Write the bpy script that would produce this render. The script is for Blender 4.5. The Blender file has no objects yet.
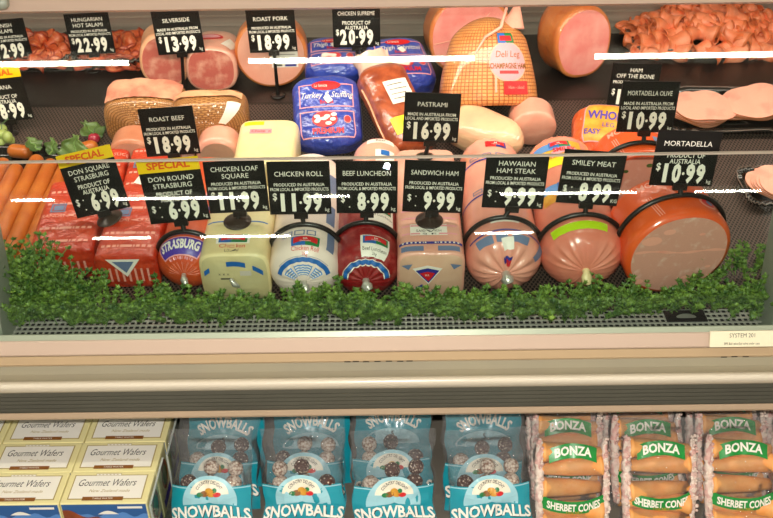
import bpy, math, random
from mathutils import Vector, Matrix, noise
R = math.radians
random.seed(7)
C = bpy.context.scene.collection
SC = bpy.context.scene

# ------------------------------------------------------------------ camera
F_PX, CX, CY = 950.0, 386.5, 259.0
PITCH, ROLL = R(33), R(.75)
EYE = Vector((0, -1.2, 1.72))
FWD = Vector((0, math.cos(PITCH), -math.sin(PITCH)))
_r, _u = Vector((1, 0, 0)), Vector((0, math.sin(PITCH), math.cos(PITCH)))
RIGHT = _r*math.cos(ROLL) - _u*math.sin(ROLL)
UP = _u*math.cos(ROLL) + _r*math.sin(ROLL)
cam = bpy.data.cameras.new('camera')
cam.sensor_width = 36
cam.lens = 36*F_PX/773
cam.clip_start = .05
camo = bpy.data.objects.new('camera', cam)
C.objects.link(camo)
m = Matrix((RIGHT, UP, -FWD)).transposed().to_4x4()
m.translation = EYE
camo.matrix_world = m
SC.camera = camo

# ------------------------------------------------------------------ light
SC.view_settings.view_transform = 'Standard'
SC.view_settings.look = 'None'
SC.view_settings.gamma = 1
SC.view_settings.exposure = 0.10
w = bpy.data.worlds.new('shop_ambience')
SC.world = w
w.use_nodes = True
w.node_tree.nodes['Background'].inputs[0].default_value = (1, .92, .82, 1)
w.node_tree.nodes['Background'].inputs[1].default_value = .55
SC.cycles.max_bounces = 8
SC.cycles.transparent_max_bounces = 24
SC.cycles.sample_clamp_indirect = 4
SC.cycles.caustics_reflective = False
SC.cycles.caustics_refractive = False

def area_light(name, loc, aim, sx, sy, power, col):
    l = bpy.data.lights.new(name, 'AREA')
    l.shape = 'RECTANGLE'; l.size = sx; l.size_y = sy
    l.energy = power; l.color = col
    o = bpy.data.objects.new(name, l)
    o.location = loc
    o.rotation_euler = (Vector(aim)-Vector(loc)).to_track_quat('-Z', 'Y').to_euler()
    C.objects.link(o)
    return o
# the fluorescent lamp inside the canopy of the case (lights the meat from above)
area_light('canopy_lamp', (0, .36, 1.285), (0, .55, .9), 2.0, .05, 8.5, (1, .83, .72))
# the camera's own flash
fl = bpy.data.lights.new('camera_flash', 'POINT')
fl.energy = 72; fl.color = (1, .95, .88); fl.shadow_soft_size = .009
flo = bpy.data.objects.new('camera_flash', fl)
flo.location = EYE + UP*.055 + RIGHT*.004
C.objects.link(flo)
LAMP_STRENGTH = 130

# ------------------------------------------------------------------ pixels to places
def ray(px, v):
    return (FWD + RIGHT*((px-CX)/F_PX) - UP*((v-CY)/F_PX))
def proj(p):
    d = Vector(p)-EYE
    z = d.dot(FWD)
    return CX+F_PX*d.dot(RIGHT)/z, CY-F_PX*d.dot(UP)/z
def deck(y):                                   # height of the display deck at depth y
    z = .80
    if y < .42: return z + y*math.tan(R(8))
    z += .42*math.tan(R(8))
    if y < .66: return z + (y-.42)*math.tan(R(12))
    z += .24*math.tan(R(12))
    return z + (y-.66)*math.tan(R(4))
def solve(f, lo, hi):                          # f(lo)>0, f(hi)<0
    for _ in range(50):
        md = (lo+hi)/2
        if f(md) > 0: lo = md
        else: hi = md
    return (lo+hi)/2
def on_deck(px, v, h=0):
    d = ray(px, v)
    t = solve(lambda t: (EYE+d*t).z-deck((EYE+d*t).y)-h, .8, 3.2)
    return EYE+d*t
def on_z(px, v, z):
    d = ray(px, v); t = (z-EYE.z)/d.z
    return EYE+d*t
def on_y(px, v, y):
    d = ray(px, v); t = (y-EYE.y)/d.y
    return EYE+d*t
def z_for(x, y, v):
    return solve(lambda z: proj((x, y, z))[1]-v, .2, 1.6)

# ------------------------------------------------------------------ materials
def rgb(h):
    h = h.lstrip('#')
    def f(c):
        c /= 255
        return c/12.92 if c <= .04045 else ((c+.055)/1.055)**2.4
    return tuple(f(int(h[i:i+2], 16)) for i in (0, 2, 4))+(1,)
def new_mat(name):
    mt = bpy.data.materials.new(name); mt.use_nodes = True
    nt = mt.node_tree
    return mt, nt, nt.nodes['Principled BSDF']
def add(nt, t, **k):
    n = nt.nodes.new(t)
    for a, b in k.items(): setattr(n, a, b)
    return n
def mat(name, c1, c2=None, scale=20, rough=.5, metal=0, coat=0, bump=0, bscale=None, bdist=.004, sss=0, spec=.5, detail=4, lo=.35, hi=.65, kind='noise', stretch=None, coat_rough=.08):
    mt, nt, b = new_mat(name)
    b.inputs['Base Color'].default_value = rgb(c1)
    b.inputs['Roughness'].default_value = rough
    b.inputs['Metallic'].default_value = metal
    b.inputs['Coat Weight'].default_value = coat
    b.inputs['Coat Roughness'].default_value = coat_rough
    b.inputs['Specular IOR Level'].default_value = spec
    if sss:
        b.inputs['Subsurface Weight'].default_value = sss
        b.inputs['Subsurface Radius'].default_value = (.008, .004, .003)
        b.inputs['Subsurface Scale'].default_value = 1
    tc = add(nt, 'ShaderNodeTexCoord')
    src = tc.outputs['Object']
    if stretch:
        mp = add(nt, 'ShaderNodeMapping'); mp.inputs['Scale'].default_value = stretch
        nt.links.new(src, mp.inputs[0]); src = mp.outputs[0]
    if c2:
        if kind == 'noise':
            n = add(nt, 'ShaderNodeTexNoise'); n.inputs['Scale'].default_value = scale; n.inputs['Detail'].default_value = detail
            o = n.outputs[0]
        else:
            n = add(nt, 'ShaderNodeTexVoronoi'); n.inputs['Scale'].default_value = scale
            o = n.outputs['Distance'] if kind == 'voronoi' else n.outputs['Color']
        nt.links.new(src, n.inputs['Vector'])
        r = add(nt, 'ShaderNodeMapRange'); r.inputs[1].default_value = lo; r.inputs[2].default_value = hi
        nt.links.new(o, r.inputs[0])
        mx = add(nt, 'ShaderNodeMix', data_type='RGBA')
        mx.inputs[6].default_value = rgb(c1); mx.inputs[7].default_value = rgb(c2)
        nt.links.new(r.outputs[0], mx.inputs[0])
        nt.links.new(mx.outputs[2], b.inputs['Base Color'])
    if bump:
        n = add(nt, 'ShaderNodeTexNoise'); n.inputs['Scale'].default_value = bscale or scale; n.inputs['Detail'].default_value = 3
        nt.links.new(src, n.inputs['Vector'])
        bp = add(nt, 'ShaderNodeBump'); bp.inputs['Strength'].default_value = min(bump, 1); bp.inputs['Distance'].default_value = bdist
        nt.links.new(n.outputs[0], bp.inputs['Height'])
        nt.links.new(bp.outputs[0], b.inputs['Normal'])
        if coat: nt.links.new(bp.outputs[0], b.inputs['Coat Normal'])
    return mt
def pane_mat(name, tint='#f4faf6', ior=1.5, rough=0., bump=0, bscale=30, boost=1.0, haze=0, bdist=.012):
    mt = bpy.data.materials.new(name); mt.use_nodes = True
    nt = mt.node_tree; nt.nodes.clear()
    out = add(nt, 'ShaderNodeOutputMaterial')
    tr = add(nt, 'ShaderNodeBsdfTransparent'); tr.inputs[0].default_value = rgb(tint)
    gl = add(nt, 'ShaderNodeBsdfGlossy'); gl.inputs['Roughness'].default_value = rough
    fr = add(nt, 'ShaderNodeFresnel'); fr.inputs[0].default_value = ior
    mu = add(nt, 'ShaderNodeMath', operation='MULTIPLY', use_clamp=True); mu.inputs[1].default_value = boost
    mx = add(nt, 'ShaderNodeMixShader')
    nt.links.new(fr.outputs[0], mu.inputs[0]); nt.links.new(mu.outputs[0], mx.inputs[0])
    nt.links.new(tr.outputs[0], mx.inputs[1]); nt.links.new(gl.outputs[0], mx.inputs[2])
    if haze:                                   # a little milky scatter in the plastic
        df = add(nt, 'ShaderNodeBsdfDiffuse'); df.inputs[0].default_value = (.9, .9, .9, 1)
        m2 = add(nt, 'ShaderNodeMixShader'); m2.inputs[0].default_value = haze
        nt.links.new(mx.outputs[0], m2.inputs[1]); nt.links.new(df.outputs[0], m2.inputs[2]); nt.links.new(m2.outputs[0], out.inputs[0])
    else: nt.links.new(mx.outputs[0], out.inputs[0])
    if bump:
        tc = add(nt, 'ShaderNodeTexCoord')
        n = add(nt, 'ShaderNodeTexNoise'); n.inputs['Scale'].default_value = bscale; n.inputs['Detail'].default_value = 2
        n.inputs['Distortion'].default_value = 1.2
        nt.links.new(tc.outputs['Object'], n.inputs['Vector'])
        bp = add(nt, 'ShaderNodeBump'); bp.inputs['Strength'].default_value = bump; bp.inputs['Distance'].default_value = bdist
        nt.links.new(n.outputs[0], bp.inputs['Height'])
        nt.links.new(bp.outputs[0], gl.inputs['Normal'])
    return mt
def net_mat(name, c1, c2, line, sx, sy, coat=.5, width=.12, off=.5):       # stretched string net over meat, drawn in the UV frame (metres)
    mt, nt, b = new_mat(name)
    uv = add(nt, 'ShaderNodeUVMap')
    br = add(nt, 'ShaderNodeTexBrick')
    br.inputs['Scale'].default_value = 1; br.offset = off
    br.inputs['Brick Width'].default_value = sx; br.inputs['Row Height'].default_value = sy
    br.inputs['Mortar Size'].default_value = sy*width; br.inputs['Mortar Smooth'].default_value = .6
    br.inputs['Color1'].default_value = rgb(c1); br.inputs['Color2'].default_value = rgb(c2); br.inputs['Mortar'].default_value = rgb(line)
    nt.links.new(uv.outputs[0], br.inputs['Vector'])
    tc = add(nt, 'ShaderNodeTexCoord')
    n = add(nt, 'ShaderNodeTexNoise'); n.inputs['Scale'].default_value = 28; n.inputs['Detail'].default_value = 4
    nt.links.new(tc.outputs['Object'], n.inputs['Vector'])
    mx = add(nt, 'ShaderNodeMix', data_type='RGBA', blend_type='OVERLAY'); mx.inputs[0].default_value = .55
    nt.links.new(br.outputs[0], mx.inputs[6]); nt.links.new(n.outputs[0], mx.inputs[7])
    nt.links.new(mx.outputs[2], b.inputs['Base Color'])
    bp = add(nt, 'ShaderNodeBump'); bp.inputs['Strength'].default_value = .6; bp.inputs['Distance'].default_value = .002; bp.invert = True
    nt.links.new(br.outputs[1], bp.inputs['Height']); nt.links.new(bp.outputs[0], b.inputs['Normal'])
    b.inputs['Roughness'].default_value = .4; b.inputs['Coat Weight'].default_value = coat
    return mt

M = {}
M['cream_plastic'] = mat('cream_plastic', '#c4ab98', rough=.38, spec=.4)
M['tan_plastic'] = mat('tan_plastic', '#bba07e', rough=.42, spec=.4)
M['beige_metal'] = mat('beige_metal', '#9f967f', '#98907d', scale=6, rough=.5, spec=.4)
M['grey_vinyl'] = mat('grey_vinyl', '#4f4d43', '#565449', scale=9, rough=.5)
M['channel'] = mat('pale_green_channel', '#a8b09a', rough=.35, metal=.2)
M['wall_metal'] = mat('brushed_wall_metal', '#a8988c', '#96877c', scale=4, rough=.38, metal=.35, stretch=(.4, 20, 20))
M['dark_liner'] = mat('dark_liner', '#1b1311', '#221917', scale=6, rough=.42)
M['post_grey'] = mat('grey_post', '#8f9384', rough=.4)
M['wire'] = mat('chrome_wire', '#c9c4ba', rough=.35, metal=.3)
M['well'] = mat('steel_well', '#2b2825', '#3c3a36', scale=12, rough=.4, metal=.3)
M['black_tray'] = mat('black_tray', '#15110f', rough=.2, coat=.5)
M['black_card'] = mat('black_card', '#0d0908', '#120d0b', scale=30, rough=.42, spec=.35)
M['black_plastic'] = mat('black_plastic', '#17110f', rough=.32)
M['brown_disc'] = mat('brown_suction_disc', '#33231c', rough=.35, coat=.3)
M['white_ink'] = mat('white_ink', '#f6efe2', rough=.6)
M['pale_ink'] = mat('pale_ink', '#cfc3b6', rough=.6)
M['yellow_card'] = mat('yellow_card', '#f6c800', rough=.5)
M['orange_ink'] = mat('orange_ink', '#e4580c', rough=.5)
M['white_label'] = mat('white_label', '#efe6dc', rough=.45)
M['ivory_card'] = mat('ivory_card', '#ece2c2', rough=.5)
M['grey_ink'] = mat('grey_ink', '#4e4943', rough=.6)
M['black_ink'] = mat('black_ink', '#1c1816', rough=.6)
M['red_ink'] = mat('red_ink', '#cf1f24', rough=.4)
M['blue_ink'] = mat('blue_ink', '#1f63b0', rough=.4)
M['navy_ink'] = mat('navy_ink', '#2b2f8c', rough=.4)
M['slate_ink'] = mat('slate_ink', '#6b7a9c', rough=.45)
M['green_ink'] = mat('green_ink', '#1d7a44', rough=.4)
M['lime_ink'] = mat('lime_ink', '#b7d80f', rough=.4)
M['yellow_ink'] = mat('yellow_ink', '#f2dc1c', rough=.4)
M['gold_ink'] = mat('gold_ink', '#dca83a', '#c98520', scale=60, rough=.4)
M['purple_ink'] = mat('purple_ink', '#4c35a0', rough=.4)
M['pink_ink'] = mat('pink_ink', '#e79aa2', rough=.4)
M['brown_ink'] = mat('brown_ink', '#8a5520', rough=.5)
M['sky_ink'] = mat('sky_ink', '#5c8fd0', rough=.4)
M['clip_metal'] = mat('clip_metal', '#cfcac2', rough=.3, metal=.6, bump=.4, bscale=120)
M['glass'] = pane_mat('case_glass', '#f3f8f4', 1.5, 0.0, boost=.32)
M['film'] = pane_mat('clear_film', '#fefefe', 1.45, .09, bump=1.0, bscale=75, boost=2.2, haze=.035, bdist=.022)
M['divider'] = pane_mat('clear_divider', '#f4f8f8', 1.5, .03, boost=.22)

def dot_mat(name):                                  # ribbed rubber mesh mat: net of small pale knots
    mt, nt, b = new_mat(name)
    tc = add(nt, 'ShaderNodeTexCoord')
    sep = add(nt, 'ShaderNodeSeparateXYZ'); nt.links.new(tc.outputs['Object'], sep.inputs[0])
    def mth(op, a, bb):
        n = add(nt, 'ShaderNodeMath', operation=op)
        for i, x in enumerate((a, bb)):
            if x is None: continue
            if isinstance(x, (int, float)): n.inputs[i].default_value = x
            else: nt.links.new(x, n.inputs[i])
        return n.outputs[0]
    k = 620
    sy = mth('MULTIPLY', sep.outputs[1], .62)
    p = mth('ADD', sep.outputs[0], sy); q = mth('SUBTRACT', sep.outputs[0], sy)
    sp = mth('ABSOLUTE', mth('SINE', mth('MULTIPLY', p, 440), None), None)
    sq = mth('ABSOLUTE', mth('SINE', mth('MULTIPLY', q, 440), None), None)
    mn = mth('MULTIPLY', sp, sq)
    r = add(nt, 'ShaderNodeMapRange'); r.inputs[1].default_value = .3; r.inputs[2].default_value = .55
    nt.links.new(mn, r.inputs[0])
    mx = add(nt, 'ShaderNodeMix', data_type='RGBA'); mx.inputs[6].default_value = rgb('#624e46'); mx.inputs[7].default_value = rgb('#0e0908')
    nt.links.new(r.outputs[0], mx.inputs[0]); nt.links.new(mx.outputs[2], b.inputs['Base Color'])
    bp = add(nt, 'ShaderNodeBump'); bp.inputs['Strength'].default_value = .6; bp.inputs['Distance'].default_value = .002; bp.invert = True
    nt.links.new(r.outputs[0], bp.inputs['Height']); nt.links.new(bp.outputs[0], b.inputs['Normal'])
    b.inputs['Roughness'].default_value = .45
    return mt
M['mat'] = dot_mat('rubber_mesh_mat')
# meats and casings
M['strasburg'] = mat('red_casing', '#b92e14', '#cb4526', scale=26, rough=.34, coat=.7, bump=.7, bscale=60, bdist=.008)
M['strasburg_log'] = mat('orange_red_casing', '#cc4a22', '#d85a2c', scale=18, rough=.32, coat=.6, bump=0.35, bscale=60, bdist=0.004)
M['strip_ink'] = mat('pale_red_print', '#efa090', rough=.4, coat=.5)
M['loaf_yellow'] = mat('pale_yellow_casing', '#e6cf98', '#e9d9a8', scale=12, rough=.42, coat=.35, bump=0.5, bscale=34, bdist=0.006)
M['loaf_end'] = mat('loaf_end', '#cbb987', '#d3c79a', scale=14, rough=.45, coat=.3, bump=0.5, bscale=40, bdist=0.005)
M['roll_white'] = mat('pale_pink_casing', '#efd8cc', '#f3e0d6', scale=10, rough=.38, coat=.45, bump=0.3, bscale=45, bdist=0.004)
M['pinkish'] = mat('pink_loaf', '#e8a08a', '#eaae98', scale=18, rough=.35, coat=.6, bump=0.4, bscale=40, bdist=0.005)
M['beef_red'] = mat('dark_red_casing', '#8e1418', '#b04a44', scale=70, rough=.3, coat=.8, lo=.5, hi=.8, bump=.15, bscale=60)
M['ham_pink'] = mat('ham_pink_casing', '#e3a08c', '#e7ad99', scale=16, rough=.36, coat=.5, bump=0.5, bscale=42, bdist=0.006)
M['ham_end'] = mat('ham_end', '#d6a68c', '#dcb39a', scale=14, rough=.4, coat=.4, bump=0.4, bscale=60, bdist=0.003)
M['steak_pink'] = mat('steak_pink_casing', '#e4917e', '#e9a590', scale=12, rough=.32, coat=.7, bump=0.3, bscale=40, bdist=0.004)
M['smiley_pink'] = mat('smooth_pink_casing', '#dd7c66', '#e28e76', scale=12, rough=.25, coat=.9, coat_rough=.05, bump=0.25, bscale=45, bdist=0.004)
M['mortadella'] = mat('orange_casing', '#e2521c', '#ea6428', scale=10, rough=.3, coat=.7, bump=0.35, bscale=35, bdist=0.005)
M['mortadella_cut'] = mat('mortadella_cut', '#d89c8a', '#ebc6b6', scale=55, rough=.45, lo=.55, hi=.78, coat=.2, bump=0.3, bscale=110, bdist=0.002)
M['ham_cut'] = mat('ham_cut', '#e27670', '#f0a89c', scale=22, rough=.38, coat=.35, lo=.3, hi=.75, bump=0.4, bscale=70, bdist=0.003)
M['pork_cut'] = mat('pork_cut', '#e89a84', '#edac96', scale=14, rough=.4, coat=.35, bump=0.35, bscale=80, bdist=0.002)
M['rind'] = mat('ham_rind', '#d98246', '#c8672f', scale=22, rough=.35, coat=.6, bump=0.6, bscale=60, bdist=0.004)
M['silver_cut'] = mat('silverside_cut', '#bf6256', '#e2a48e', scale=34, rough=.38, coat=.3, lo=.46, hi=.70, bump=0.5, bscale=80, bdist=0.003)
M['fat'] = mat('fat_rim', '#eab089', '#e39a72', scale=30, rough=.4, coat=.4, bump=0.5, bscale=60, bdist=0.004)
M['beef_net'] = net_mat('netted_beef', '#b98046', '#c9935c', '#8f5a2e', .0055, .0042, width=.3)
M['ham_net'] = net_mat('netted_ham', '#e2924f', '#e69c5e', '#a85c28', .0078, .0070, width=.16, off=0)
M['roast_cut'] = mat('roast_top', '#e5a586', '#cf7a64', scale=30, rough=.45, coat=.4, bump=.5, bscale=60)
M['blue_bag'] = mat('blue_bag_film', '#2a3b9c', '#3b4fb4', scale=14, rough=.3, coat=.8, bump=.8, bscale=48, bdist=.010)
M['pastrami'] = mat('pastrami_crust', '#b85a34', '#8a3a20', scale=45, rough=.3, coat=.8, bump=.5, bscale=70)
M['vac_film'] = pane_mat('vacuum_film', '#f6e6e0', 1.42, .1, bump=.5, bscale=50, boost=1.3)
M['breast'] = mat('chicken_breast', '#ecc79c', '#e6b08e', scale=16, rough=.4, coat=.4, stretch=(1, 1, 4), bump=0.4, bscale=40, bdist=0.004)
M['salami'] = mat('salami_slice', '#c4532c', '#dd8658', scale=90, rough=.4, lo=.5, hi=.7)
M['shaved'] = mat('shaved_ham', '#e4703f', '#ec9270', scale=20, rough=.38, bump=0.3, bscale=80, bdist=0.002)
M['brown_log'] = mat('brown_pink_log', '#bf7454', '#c98464', scale=24, rough=.4, coat=.4)
M['lip_tan'] = mat('lip_tan', '#b9a086', rough=.45)
M['bumper_highlight_cream'] = mat('bumper_highlight_cream', '#d6cab6', rough=.24, spec=.6)  # cream lightened to put the bumper's whitish highlight into its colour
M['salami_rim'] = mat('salami_rim', '#9c3418', rough=.4)
M['shaved_rim'] = mat('shaved_rim', '#d26a3c', rough=.4)
M['slice'] = mat('mortadella_slice', '#efa994', '#e38a7a', scale=22, rough=.38, lo=.55, hi=.75, bump=0.25, bscale=60, bdist=0.002)
M['slice_rim'] = mat('slice_rim', '#c9784e', rough=.4)
M['sausage'] = mat('sausage_skin', '#b05618', '#c06a26', scale=30, rough=.42, coat=.15)
M['parsley'] = mat('parsley', '#2c5216', '#7c9a3c', scale=60, rough=.5, lo=.35, hi=.65)
M['lettuce'] = mat('lettuce', '#3a5426', '#627a3c', scale=26, rough=.4)
M['grape'] = mat('grape', '#a9b668', '#95a556', scale=16, rough=.2, coat=.5)
M['radish'] = mat('radish', '#a01a34', '#b83048', scale=20, rough=.25, coat=.5)
M['orange_pack'] = mat('orange_pack', '#d9501f', '#e2682f', scale=22, rough=.3, coat=.8, bump=.8, bscale=55, bdist=.009)
# the lower shelf
M['box_yellow'] = mat('pale_yellow_board', '#f2e7aa', rough=.45, coat=.15)
M['box_cream'] = mat('cream_board', '#fbf6ea', rough=.45, coat=.15)
M['box_side'] = mat('box_side_print', '#ddd09a', rough=.45, coat=.15)
M['tan_line'] = mat('tan_line', '#b8a368', rough=.5)
M['hill_ink'] = mat('hill_ink', '#a5502a', '#7c3c20', scale=30, rough=.45)
M['dusk_ink'] = mat('dusk_ink', '#2f5f9c', rough=.45)
M['teal'] = mat('teal_print', '#0f8fa0', '#1499aa', scale=8, rough=.3, coat=.4)
M['pale_blue'] = mat('pale_blue_print', '#9fd0da', rough=.35, coat=.3)
M['arch_cream'] = mat('arch_cream', '#f0e8d2', rough=.4, coat=.3)
M['snow_white'] = mat('coconut_ball', '#e6d6c4', '#8a6048', scale=170, rough=.7, kind='voronoi', lo=.35, hi=.8, bump=.8, bscale=220)
M['snow_brown'] = mat('chocolate_ball', '#e2cdb6', '#4a2418', scale=150, rough=.6, kind='voronoi', lo=.15, hi=.4, bump=.8, bscale=200)
M['wafer'] = mat('wafer_cone', '#ee9a4c', '#f2ae66', scale=40, rough=.55)
M['sherbet'] = mat('sherbet_speckle', '#ead8ca', '#dcaea4', scale=130, rough=.7, kind='color', lo=.35, hi=.75, bump=.8, bscale=200)
M['green_band'] = mat('green_band', '#128a35', rough=.35, coat=.3)
M['shelf_grey'] = mat('shelf_grey', '#7b7468', '#6c665c', scale=8, rough=.5)
M['floor'] = mat('floor_vinyl', '#b9b1a2', '#a9a193', scale=3, rough=.45)
M['ceiling'] = mat('ceiling_tile', '#8f8a80', rough=.8)
lm, lnt, lb = new_mat('lit_tube')
lb.inputs['Emission Color'].default_value = (1, .97, .80, 1)
lb.inputs['Emission Strength'].default_value = LAMP_STRENGTH
M['lit'] = lm
M['lamp_white'] = mat('lamp_housing', '#d9d6cc', rough=.5)

# ------------------------------------------------------------------ mesh collecting
class MB:
    def __init__(s):
        s.v, s.f, s.m, s.sm, s.uv = [], [], [], [], {}
    def face(s, pts, mi=0, smooth=False):
        n = len(s.v); s.v += [Vector(p) for p in pts]
        s.f.append(tuple(range(n, n+len(pts)))); s.m.append(mi); s.sm.append(smooth)
    def mesh(s, vs, fs, mi=0, smooth=True):
        n = len(s.v); s.v += [Vector(p) for p in vs]
        for f in fs: s.f.append(tuple(i+n for i in f)); s.m.append(mi); s.sm.append(smooth)
    def box(s, lo, hi, mi=0, M4=None, bev=0):
        (a, b, c), (d, e, f) = lo, hi
        if bev:
            vs, fs = rounded_box(lo, hi, bev)
        else:
            vs = [(a, b, c), (d, b, c), (d, e, c), (a, e, c), (a, b, f), (d, b, f), (d, e, f), (a, e, f)]
            fs = [(0, 3, 2, 1), (4, 5, 6, 7), (0, 1, 5, 4), (1, 2, 6, 5), (2, 3, 7, 6), (3, 0, 4, 7)]
        if M4: vs = [M4 @ Vector(p) for p in vs]
        s.mesh(vs, fs, mi, False)
    def grid(s, fn, nu, nv, mi=0, smooth=True, wrap=False):
        vs = [fn(i/nu, j/nv) for j in range(nv+1) for i in range(nu+(0 if wrap else 1))]
        w = nu if wrap else nu+1
        fs = []
        for j in range(nv):
            for i in range(nu):
                i2 = (i+1) % w
                fs.append((j*w+i, j*w+i2, (j+1)*w+i2, (j+1)*w+i))
        s.mesh(vs, fs, mi, smooth)
    def tube(s, pts, r, mi=0, n=8, close=False):
        pts = [Vector(p) for p in pts]; N = len(pts)
        rr = r if isinstance(r, (list, tuple)) else [r]*N
        up = Vector((.13, .31, .94)); vs, fs = [], []
        for k, p in enumerate(pts):
            if close: d = pts[(k+1) % N]-pts[k-1]
            else: d = pts[min(k+1, N-1)]-pts[max(k-1, 0)]
            d.normalize()
            a = d.cross(up)
            if a.length < 1e-4: a = d.cross(Vector((1, 0, 0)))
            a.normalize(); b = d.cross(a)
            vs += [p+(a*math.cos(2*math.pi*i/n)+b*math.sin(2*math.pi*i/n))*rr[k] for i in range(n)]
        for k in range(N if close else N-1):
            k2 = (k+1) % N
            for i in range(n):
                fs.append((k*n+i, k*n+(i+1) % n, k2*n+(i+1) % n, k2*n+i))
        s.mesh(vs, fs, mi, True)
        if not close:
            s.face(vs[:n], mi); s.face(vs[-n:], mi)
    def lathe(s, prof, mi=0, n=24, M4=None):
        vs, fs = [], []
        for (r, z) in prof:
            vs += [Vector((r*math.cos(2*math.pi*i/n), r*math.sin(2*math.pi*i/n), z)) for i in range(n)]
        if M4: vs = [M4 @ p for p in vs]
        for k in range(len(prof)-1):
            for i in range(n): fs.append((k*n+i, k*n+(i+1) % n, (k+1)*n+(i+1) % n, (k+1)*n+i))
        s.mesh(vs, fs, mi, True)
    def disc(s, fn, cx, cy, rx, ry, mi=0, n=28, a0=0, a1=2*math.pi, rings=3):
        vs = [fn(cx, cy)]; fs = []
        full = abs(a1-a0-2*math.pi) < 1e-6
        cnt = n if full else n+1
        for k in range(1, rings+1):
            for i in range(cnt):
                a = a0+(a1-a0)*i/n
                vs.append(fn(cx+rx*math.cos(a)*k/rings, cy+ry*math.sin(a)*k/rings))
        for i in range(n):
            j = (i+1) % cnt
            fs.append((0, 1+i, 1+j))
            for k in range(rings-1):
                o, p = 1+k*cnt, 1+(k+1)*cnt
                fs.append((o+i, p+i, p+j, o+j))
        s.mesh(vs, fs, mi, False)
    def patch(s, fn, x0, x1, y0, y1, mi=0, nx=8, ny=6):
        s.grid(lambda a, b: fn(x0+(x1-x0)*a, y0+(y1-y0)*b), nx, ny, mi, True)
    def ring(s, fn, x0, x1, y0, y1, t, mi=0):                    # a printed frame
        s.patch(fn, x0, x1, y0, y0+t, mi, 8, 1); s.patch(fn, x0, x1, y1-t, y1, mi, 8, 1)
        s.patch(fn, x0, x0+t, y0+t, y1-t, mi, 1, 8); s.patch(fn, x1-t, x1, y0+t, y1-t, mi, 1, 8)
    def text(s, fn, txt, cx, y, cap, mi=0, sx=1., align='c', bold=0., shear=0.):
        vs, fs, wd = glyphs(txt, bold)
        x0 = {'c': -wd/2, 'l': 0, 'r': -wd}[align]
        s.mesh([fn(cx+((p[0]+x0)*sx+p[1]*shear)*cap, y+p[1]*cap) for p in vs], fs, mi, False)
        return wd*sx*cap
    def build(s, name, mats, parent=None):
        me = bpy.data.meshes.new(name)
        me.from_pydata([tuple(p) for p in s.v], [], s.f)
        if not isinstance(mats, (list, tuple)): mats = [mats]
        for mm in mats: me.materials.append(M[mm] if isinstance(mm, str) else mm)
        for p, mi, smo in zip(me.polygons, s.m, s.sm):
            p.material_index = mi; p.use_smooth = smo
        if s.uv:
            l = me.uv_layers.new(name='UVMap')
            for lp in me.loops: l.data[lp.index].uv = s.uv.get(lp.vertex_index, (0, 0))
        me.update()
        o = bpy.data.objects.new(name, me); C.objects.link(o)
        if parent: o.parent = parent
        return o

def rounded_box(lo, hi, b):
    (x0, y0, z0), (x1, y1, z1) = lo, hi
    vs, fs = [], []
    lv = [(z0, b), (z0+b*.3, b*.3), (z0+b, 0), (z1-b, 0), (z1-b*.3, b*.3), (z1, b)]
    n = 0
    for z, ins in lv:
        ring = []
        for (cx, cy, a0) in ((x1-b, y1-b, 0), (x0+b, y1-b, 90), (x0+b, y0+b, 180), (x1-b, y0+b, 270)):
            for k in range(4):
                a = R(a0+k*30); rr = b-ins
                ring.append((cx+rr*math.cos(a), cy+rr*math.sin(a), z))
        vs += ring; n = len(ring)
    for k in range(len(lv)-1):
        for i in range(n): fs.append((k*n+i, k*n+(i+1) % n, (k+1)*n+(i+1) % n, (k+1)*n+i))
    fs.append(tuple(reversed(range(n)))); fs.append(tuple(range((len(lv)-1)*n, len(lv)*n)))
    return vs, fs

_gl = {}
def glyphs(txt, bold=0.):
    key = (txt, bold)
    if key in _gl: return _gl[key]
    cu = bpy.data.curves.new('t', 'FONT'); cu.body = txt; cu.offset = bold
    cu.resolution_u = 2; cu.fill_mode = 'FRONT'
    o = bpy.data.objects.new('t', cu); C.objects.link(o)
    dg = bpy.context.evaluated_depsgraph_get(); dg.update()
    me = o.evaluated_get(dg).to_mesh()
    vs = [(p.co.x, p.co.y) for p in me.vertices]; fs = [tuple(p.vertices) for p in me.polygons]
    o.evaluated_get(dg).to_mesh_clear()
    bpy.data.objects.remove(o); bpy.data.curves.remove(cu)
    k = .70
    xs = [p[0] for p in vs] or [0]
    x0, x1 = min(xs), max(xs)
    # letters face the viewer
    vs = [((p[0]-x0)/k, p[1]/k) for p in vs]
    _gl[key] = (vs, fs, (x1-x0)/k)
    return _gl[key]

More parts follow.
